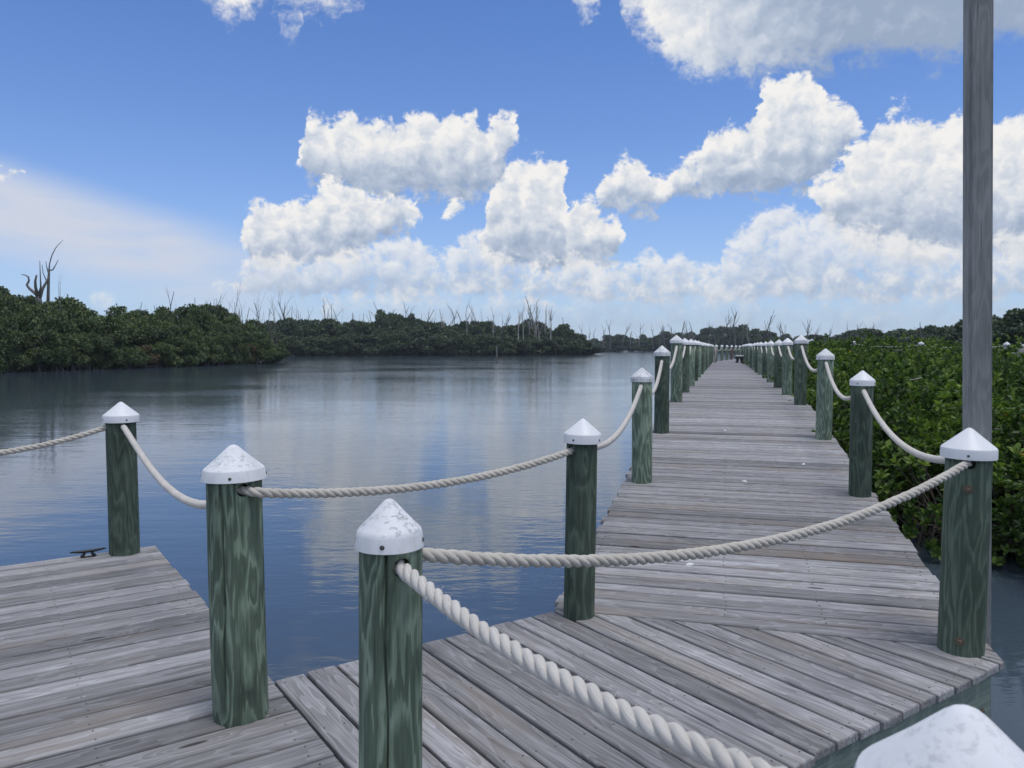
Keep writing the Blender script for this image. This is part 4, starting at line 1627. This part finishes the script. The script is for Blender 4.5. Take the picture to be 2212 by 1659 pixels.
# wooded point on the left: shoreline given by measured waterline points
SH = [(-120, 812), (0, 806), (150, 801), (300, 796), (450, 790), (560, 786), (606, 784)]
SHW = [at(px, py, WATER_Z) for px, py in SH]
TOPS = [(-150, 605), (0, 602), (45, 655), (90, 640), (130, 632), (180, 645), (230, 662), (280, 672), (330, 672), (400, 670), (460, 658), (520, 676), (560, 694), (606, 712)]


def top_at(px, tab):
    for (x0, y0), (x1, y1) in zip(tab, tab[1:]):
        if x0 <= px <= x1:
            return y0 + (y1 - y0) * (px - x0) / (x1 - x0)
    return tab[0][1] if px < tab[0][0] else tab[-1][1]


nt = 0
for row in range(4):
    px = -118.0
    while px < 606:
        # distance of shoreline at this column
        for (q0, q1), (s0, s1) in zip(zip(SH, SH[1:]), zip(SHW, SHW[1:])):
            if q0[0] <= px <= q1[0]:
                f_ = (px - q0[0]) / (q1[0] - q0[0])
                d = s0.y + (s1.y - s0.y) * f_
        dd = d + (1.2, 4.5, 8.5, 13.5)[row] + rng.uniform(-0.8, 0.8)
        pxx = px - (0, 8, 18, 30)[row]
        ty = top_at(px, TOPS)
        full = CAM_H + (HOR - ty) / FPX * dd - WATER_Z
        frac = (0.50, 0.72, 0.90, 0.97)[row]
        h = full * frac * rng.uniform(0.98, 1.22)
        x_ = (pxx - CXP) / FPX * dd
        w_ = rng.uniform(0.75, 1.1) * (0.75 if row == 0 else 1.0)
        brown = (row == 0 and (300 < px < 420 or 520 < px < 560) and rng.random() < 0.7)
        if brown:
            place_tree(TREES_B, rng.randrange(2), x_, dd, h * 0.8, w_ * 0.8, rng.uniform(0, 6.28), 'brownish low mangrove at the waterline of the near wooded point', 'browned mangroves at the waterline')
        else:
            place_tree(TREES, rng.randrange(6), x_, dd, h, w_, rng.uniform(0, 6.28),
                       'dark green mangrove tree on the wooded point across the dock' if row > 0 else 'low green mangrove tree overhanging the water on the wooded point',
                       'mangrove trees on the wooded point' if row > 0 else 'waterline mangroves on the wooded point')
        nt += 1
        px += 2.6 * w_ * FPX / dd * rng.uniform(0.75, 1.05)
print('left trees', nt)

# island across the water
ISL = [(560, 700), (620, 688), (700, 690), (790, 684), (870, 672), (940, 690), (1020, 690), (1060, 690), (1100, 704), (1150, 694), (1210, 696), (1250, 716), (1285, 730)]
nt = 0
for row in range(4):
    px = 540.0
    while px < 1285 - (0, 10, 22, 40)[row]:
        d0 = at(px, 769.5 - 2.5 * (px - 600) / 685, WATER_Z).y
        dd = d0 + (2, 8, 16, 26)[row] + rng.uniform(-1.5, 1.5)
        ty = top_at(px, ISL)
        full = CAM_H + (HOR - ty) / FPX * dd - WATER_Z
        h = max(3.0, full * (0.52, 0.64, 0.92, 1.0)[row] * (rng.uniform(0.88, 1.08) if row < 2 else rng.uniform(0.86, 1.10)))
        w_ = rng.uniform(1.1, 1.6)
        place_tree(TREES_F, rng.randrange(4), (px - CXP) / FPX * dd, dd, h, w_, rng.uniform(0, 6.28),
                   'low rounded mangrove tree along the waterline of the far island' if row < 2 else 'taller dark tree in the middle of the far island',
                   'waterline mangroves on the far island' if row < 2 else 'taller trees on the far island')
        nt += 1
        px += 3.0 * w_ * FPX / dd * rng.uniform(0.8, 1.1)
print('island trees', nt)

# far shore behind the boardwalk, running round to the right
FAR = [(1270, 728), (1330, 726), (1400, 722), (1440, 718), (1490, 714), (1520, 706), (1560, 703), (1620, 705), (1660, 718), (1720, 726), (1800, 722), (1850, 712), (1900, 708), (1960, 704), (2020, 706), (2080, 696), (2120, 678), (2160, 668), (2250, 672)]
nt = 0
for row in range(2):
    px = 1262.0
    while px < 2240:
        d0 = 478 if px < 1500 else max(95.0, 478 - (px - 1500) * 0.72)
        if px > 1780:
            d0 = max(70.0, 277 - (px - 1780) * 0.55)
        dd = d0 + row * (16 if d0 > 200 else 7) + rng.uniform(-2, 2)
        ty = top_at(px, FAR) + rng.uniform(-4, 5)
        full = CAM_H + (HOR - ty) / FPX * dd - WATER_Z
        h = max(2.5, full * (0.72, 1.0)[row])
        w_ = rng.uniform(0.9, 1.3) * (2.1 if d0 > 350 else 1.6 if d0 > 200 else 1.0)
        place_tree(TREES_F, rng.randrange(4), (px - CXP) / FPX * dd, dd, h, w_, rng.uniform(0, 6.28),
                   'hazy tree of the far shore line behind the boardwalk' if px < 1780 else 'dark tree rising behind the mangrove thicket',
                   'trees of the far shore' if px < 1780 else 'trees behind the mangrove thicket')
        nt += 1
        px += 3.3 * w_ * FPX / dd * rng.uniform(0.75, 1.05)
print('far trees', nt)


# ------------------------------------------------------------------ dead trees
def snag_mesh(seed, h, r, forks=5, spread=0.5, lean=0.05, bare=0.35):
    rr = random.Random(seed)
    Vb, Fb = [], []

    def limb(p, d, L, r0, depth):
        n = 5
        pts, rad = [p.copy()], [r0]
        q = p.copy()
        dd = d.normalized()
        for i in range(n):
            dd = (dd + Vector((rr.gauss(0, 0.10), rr.gauss(0, 0.10), rr.gauss(0.03, 0.06)))).normalized()
            q = q + dd * L / n
            pts.append(q.copy())
            rad.append(max(0.010, r0 * (1 - 0.72 * (i + 1) / n)))
        tube(pts, rad, 5, Vb, Fb, True)
        if depth > 0:
            for _ in range(rr.randint(max(1, forks - 2), forks) if depth == 2 else rr.randint(1, 3)):
                k_ = rr.randint(1 if depth == 2 else 0, n - 1)
                t_ = max(bare, k_ / n) if depth == 2 else k_ / n
                i = min(n - 1, int(t_ * n))
                a_ = rr.uniform(0, 6.28)
                nd = (dd + Vector((math.cos(a_) * spread, math.sin(a_) * spread, 0.35 * rr.random()))).normalized()
                limb(pts[i].lerp(pts[i + 1], rr.random()), nd, L * rr.uniform(0.25, 0.5), rad[i] * 0.6, depth - 1)
    limb(Vector((0, 0, -0.5)), Vector((rr.gauss(0, lean), rr.gauss(0, lean), 1)), h + 0.5, r, 2)
    k_ = h / max(v_[2] for v_ in Vb)
    Vb = [(v_[0] * k_, v_[1] * k_, v_[2] * k_) for v_ in Vb]
    return mesh_py('dead_tree', Vb, Fb)


def place_snag(px, ytop, d, base_z, seed, label, group, mat, r=None, **kw):
    p_ = at_d(px, ytop, d)
    h = p_.z - base_z
    me = snag_mesh(seed, h, r or max(0.05, d * 0.0009), **kw)
    o = obj('dead_tree', me, mat, None, (p_.x, p_.y, base_z))
    tag(o, label, 'dead tree', group)
    return o


# the big dead tree standing over the wooded point
big = empty('dead_tree', (0, 0, 0))
tag(big, 'gnarled dead tree with long bare crooked limbs above the wooded point', 'dead tree')
D_BIG = 86.0


def bp(px, py, dy=0.0):
    return at_d(px, py, D_BIG + dy)


q0 = bp(86, 700)
big.location = (q0.x, q0.y, 0)


def big_limb(name, pts, rad):
    Vb, Fb = tube([Vector(p_) - Vector((q0.x, q0.y, 0)) for p_ in pts], rad, 7)
    obj(name, mesh_py(name, Vb, Fb, True), M_SNAG, big)


big_limb('trunk', [bp(86, 760), bp(86, 690), bp(85, 650), bp(82, 636)], [0.42, 0.34, 0.28, 0.2])
big_limb('limb', [bp(83, 640), bp(74, 632, .4), bp(64, 624, .8), bp(58, 616, 1), bp(63, 606, 1.1), bp(61, 598, 1.1), bp(54, 594, 1.2), bp(46, 593, 1.2)], [0.22, 0.18, 0.15, 0.13, 0.11, 0.09, 0.06, 0.03])
big_limb('limb', [bp(83, 642), bp(77, 622, -.4), bp(76, 608, -.5), bp(79, 594, -.6)], [0.2, 0.16, 0.13, 0.09])
big_limb('limb', [bp(84, 640), bp(88, 620, -.2), bp(87, 594, -.3), bp(86, 563, -.3)], [0.16, 0.09, 0.06, 0.035])
big_limb('limb', [bp(85, 645), bp(92, 624, .3), bp(101, 608, .6), bp(105, 598, .6)], [0.22, 0.16, 0.12, 0.07])
big_limb('limb', [bp(103, 700, 1), bp(104, 640, 1), bp(105, 600, 1), bp(106, 582, 1)], [0.2, 0.17, 0.14, 0.11])
big_limb('limb', [bp(106, 584, 1), bp(107, 570, 1.1), bp(112, 552, 1.2), bp(120, 536, 1.4), bp(128, 527, 1.5), bp(137, 518, 1.6)], [0.08, 0.06, 0.055, 0.045, 0.03, 0.015])
big_limb('limb', [bp(106, 584, 1), bp(114, 583, .8), bp(119, 575, .7), bp(126, 561, .6)], [0.08, 0.07, 0.05, 0.03])
big_limb('limb', [bp(104, 588, 1), bp(101, 576, 1.2), bp(99, 564, 1.2)], [0.07, 0.05, 0.03])
big_limb('limb', [bp(100, 606, .6), bp(93, 590, .7), bp(91, 572, .7)], [0.06, 0.045, 0.03])
big_limb('limb', [bp(86, 690), bp(94, 664, -.5), bp(101, 654, -.6)], [0.14, 0.10, 0.05])
big_limb('limb', [bp(84, 715), bp(74, 706, -.5), bp(60, 691, -.8)], [0.2, 0.17, 0.12])
place_snag(132, 592, 84, -0.2, 301, 'bare leaning stick beside the gnarled dead tree', None, M_SNAG, lean=0.12, forks=2)

rng = random.Random(44)
LEFT_SN = [(178, 650), (240, 660), (364, 622), (402, 640), (410, 645), (453, 628), (491, 608), (523, 645), (537, 640), (561, 628), (573, 634), (591, 640)]
for i, (px, yt) in enumerate(LEFT_SN):
    d = 92 + (px / 600) * 34
    place_snag(px, yt, d, 0.0, 310 + i, 'bare dead tree sticking up out of the wooded point', 'dead trees on the wooded point', M_SNAG if i % 3 else M_SNAG_DARK, r=0.10 + rng.random() * 0.05, forks=4, spread=0.45)
for (px, yt) in [(175, 668), (265, 664), (345, 660), (358, 665), (480, 648)]:
    place_snag(px, yt, 96 + px / 600 * 34, 0.0, int(px * 7), 'bare dead tree sticking up out of the wooded point', 'dead trees on the wooded point', M_SNAG, r=0.07, forks=2, spread=0.3)
ISL_SN = [(600, 634), (615, 640), (621, 626), (645, 630), (660, 660), (706, 640), (720, 640), (755, 676), (822, 665), (865, 640), (905, 672), (935, 672), (950, 660), (985, 650), (1003, 640), (1022, 652),
          (1041, 650), (1062, 660), (1080, 668), (1120, 655), (1130, 650), (1142, 640), (1152, 648), (1160, 640), (1168, 652), (1176, 650), (1190, 660)]
for i, (px, yt) in enumerate(ISL_SN):
    pale = px > 1100 or rng.random() < 0.4
    place_snag(px, yt, 238 + rng.uniform(-4, 14), 1.5, 400 + i, 'bare dead tree standing among the far island trees' if not pale else 'pale bleached dead tree among the far island trees',
               'dead trees on the far island' if not pale else 'bleached dead trees on the far island', M_SNAG_PALE if pale else M_SNAG_DARK, r=rng.uniform(0.24, 0.36), forks=5, spread=0.42)
for i in range(46):
    px = 250 + i * 21.5 + rng.uniform(-9, 9)
    onisl = px > 600
    yt = (top_at(px, ISL) if onisl else top_at(px, TOPS)) - rng.uniform(8, 30 if onisl else 26)
    d = 245 + rng.uniform(0, 20) if onisl else 92 + px / 600 * 36
    pale = rng.random() < 0.45
    place_snag(px, yt, d, 1.0, 800 + i, ('thin pale bare trunk poking above the far island trees' if pale else 'thin dark bare trunk poking above the far island trees') if onisl else 'thin bare trunk poking above the wooded point',
               ('thin pale trunks on the far island' if pale else 'thin dark trunks on the far island') if onisl else 'thin trunks on the wooded point', M_SNAG_PALE if pale and onisl else M_SNAG, r=d * 0.0010, forks=3, spread=0.3, lean=0.08)
FARSN = [(1262, 690), (1272, 700), (1287, 704), (1303, 702), (1318, 692), (1345, 694), (1362, 708), (1380, 698), (1412, 700), (1425, 704), (1436, 694), (1452, 700), (1474, 692), (1490, 700), (1500, 696), (1532, 690), (1548, 696), (1560, 672),
         (1577, 662), (1590, 690), (1602, 690), (1620, 694), (1650, 668), (1665, 690), (1688, 688), (1700, 694), (1738, 690), (1755, 694), (1790, 700), (1830, 690), (1845, 694), (1872, 690), (1880, 694), (1988, 700), (1995, 698), (2050, 705)]
for i, (px, yt) in enumerate(FARSN):
    d = 470 if px < 1500 else max(110, 455 - (px - 1500) * 0.72)
    dark_ = px in (1560, 1577, 1650)
    place_snag(px, yt - rng.uniform(0, 3), d, 1.0, 500 + i,
               'dark bare dead tree towering over the far shore behind boardwalk' if dark_ else 'thin grey dead tree on the far shore',
               'dark dead trees over the far shore' if dark_ else 'grey dead trees on the far shore', M_SNAG_DARK if dark_ else M_SNAG, r=d * 0.0014 if dark_ else d * 0.0011, forks=5, spread=0.5)

# bleached roots and fallen boughs at the waterline of the wooded point
for i, (px, py, L, tl) in enumerate(((385, 790, 3.0, 0.5), (402, 788, 3.4, -0.4), (432, 789, 3.6, 0.9), (560, 786, 2.0, 0.3), (340, 794, 2.2, -0.7), (596, 782, 2.0, 0.2))):
    p_ = at(px, py, WATER_Z)
    me = snag_mesh(700 + i, L, 0.07, forks=5, spread=0.8)
    o = obj('fallen_bough', me, M_SNAG_PALE, None, (p_.x, p_.y - 0.8, WATER_Z + 0.25))
    o.rotation_euler = (1.32, 0, tl * 2)
    tag(o, 'bleached bare bough at the waterline of the wooded point', 'branch', 'bleached boughs at the waterline')

# a pale stick lying on top of the near bushes
a_, b_ = at_d(1905, 833, 12.6), at_d(1998, 814, 13.2)
Vb, Fb = tube([a_, a_.lerp(b_, 0.4) + Vector((0, 0, 0.02)), a_.lerp(b_, 0.75) - Vector((0, 0, 0.01)), b_], [0.016, 0.014, 0.011, 0.007], 6)
o = obj('stick', mesh_py('stick', Vb, Fb), M_SNAG_PALE)
tag(o, 'pale bare stick lying across the near mangrove bushes', 'stick')

# ------------------------------------------------------------------ haze: the humid air over the lagoon
Vb, Fb = box(-910, 1010, -210, 1410, -4.0, 32)
hz_o = obj('haze', mesh_py('haze', Vb, Fb))
hm = bpy.data.materials.new('haze')
hm.use_nodes = True
tt = NT(hm.node_tree)
tt.n.clear()
ho = tt.new('ShaderNodeOutputMaterial')
pv = tt.new('ShaderNodeVolumePrincipled')
pv.inputs['Color'].default_value = (0.80, 0.88, 1.0, 1)
pv.inputs['Density'].default_value = 0.00022
pv.inputs['Anisotropy'].default_value = 0.2
tt.l.new(pv.outputs[0], ho.inputs['Volume'])
hz_o.data.materials.append(hm)
tag(hz_o, 'thin pale haze over the lagoon', kind='stuff')
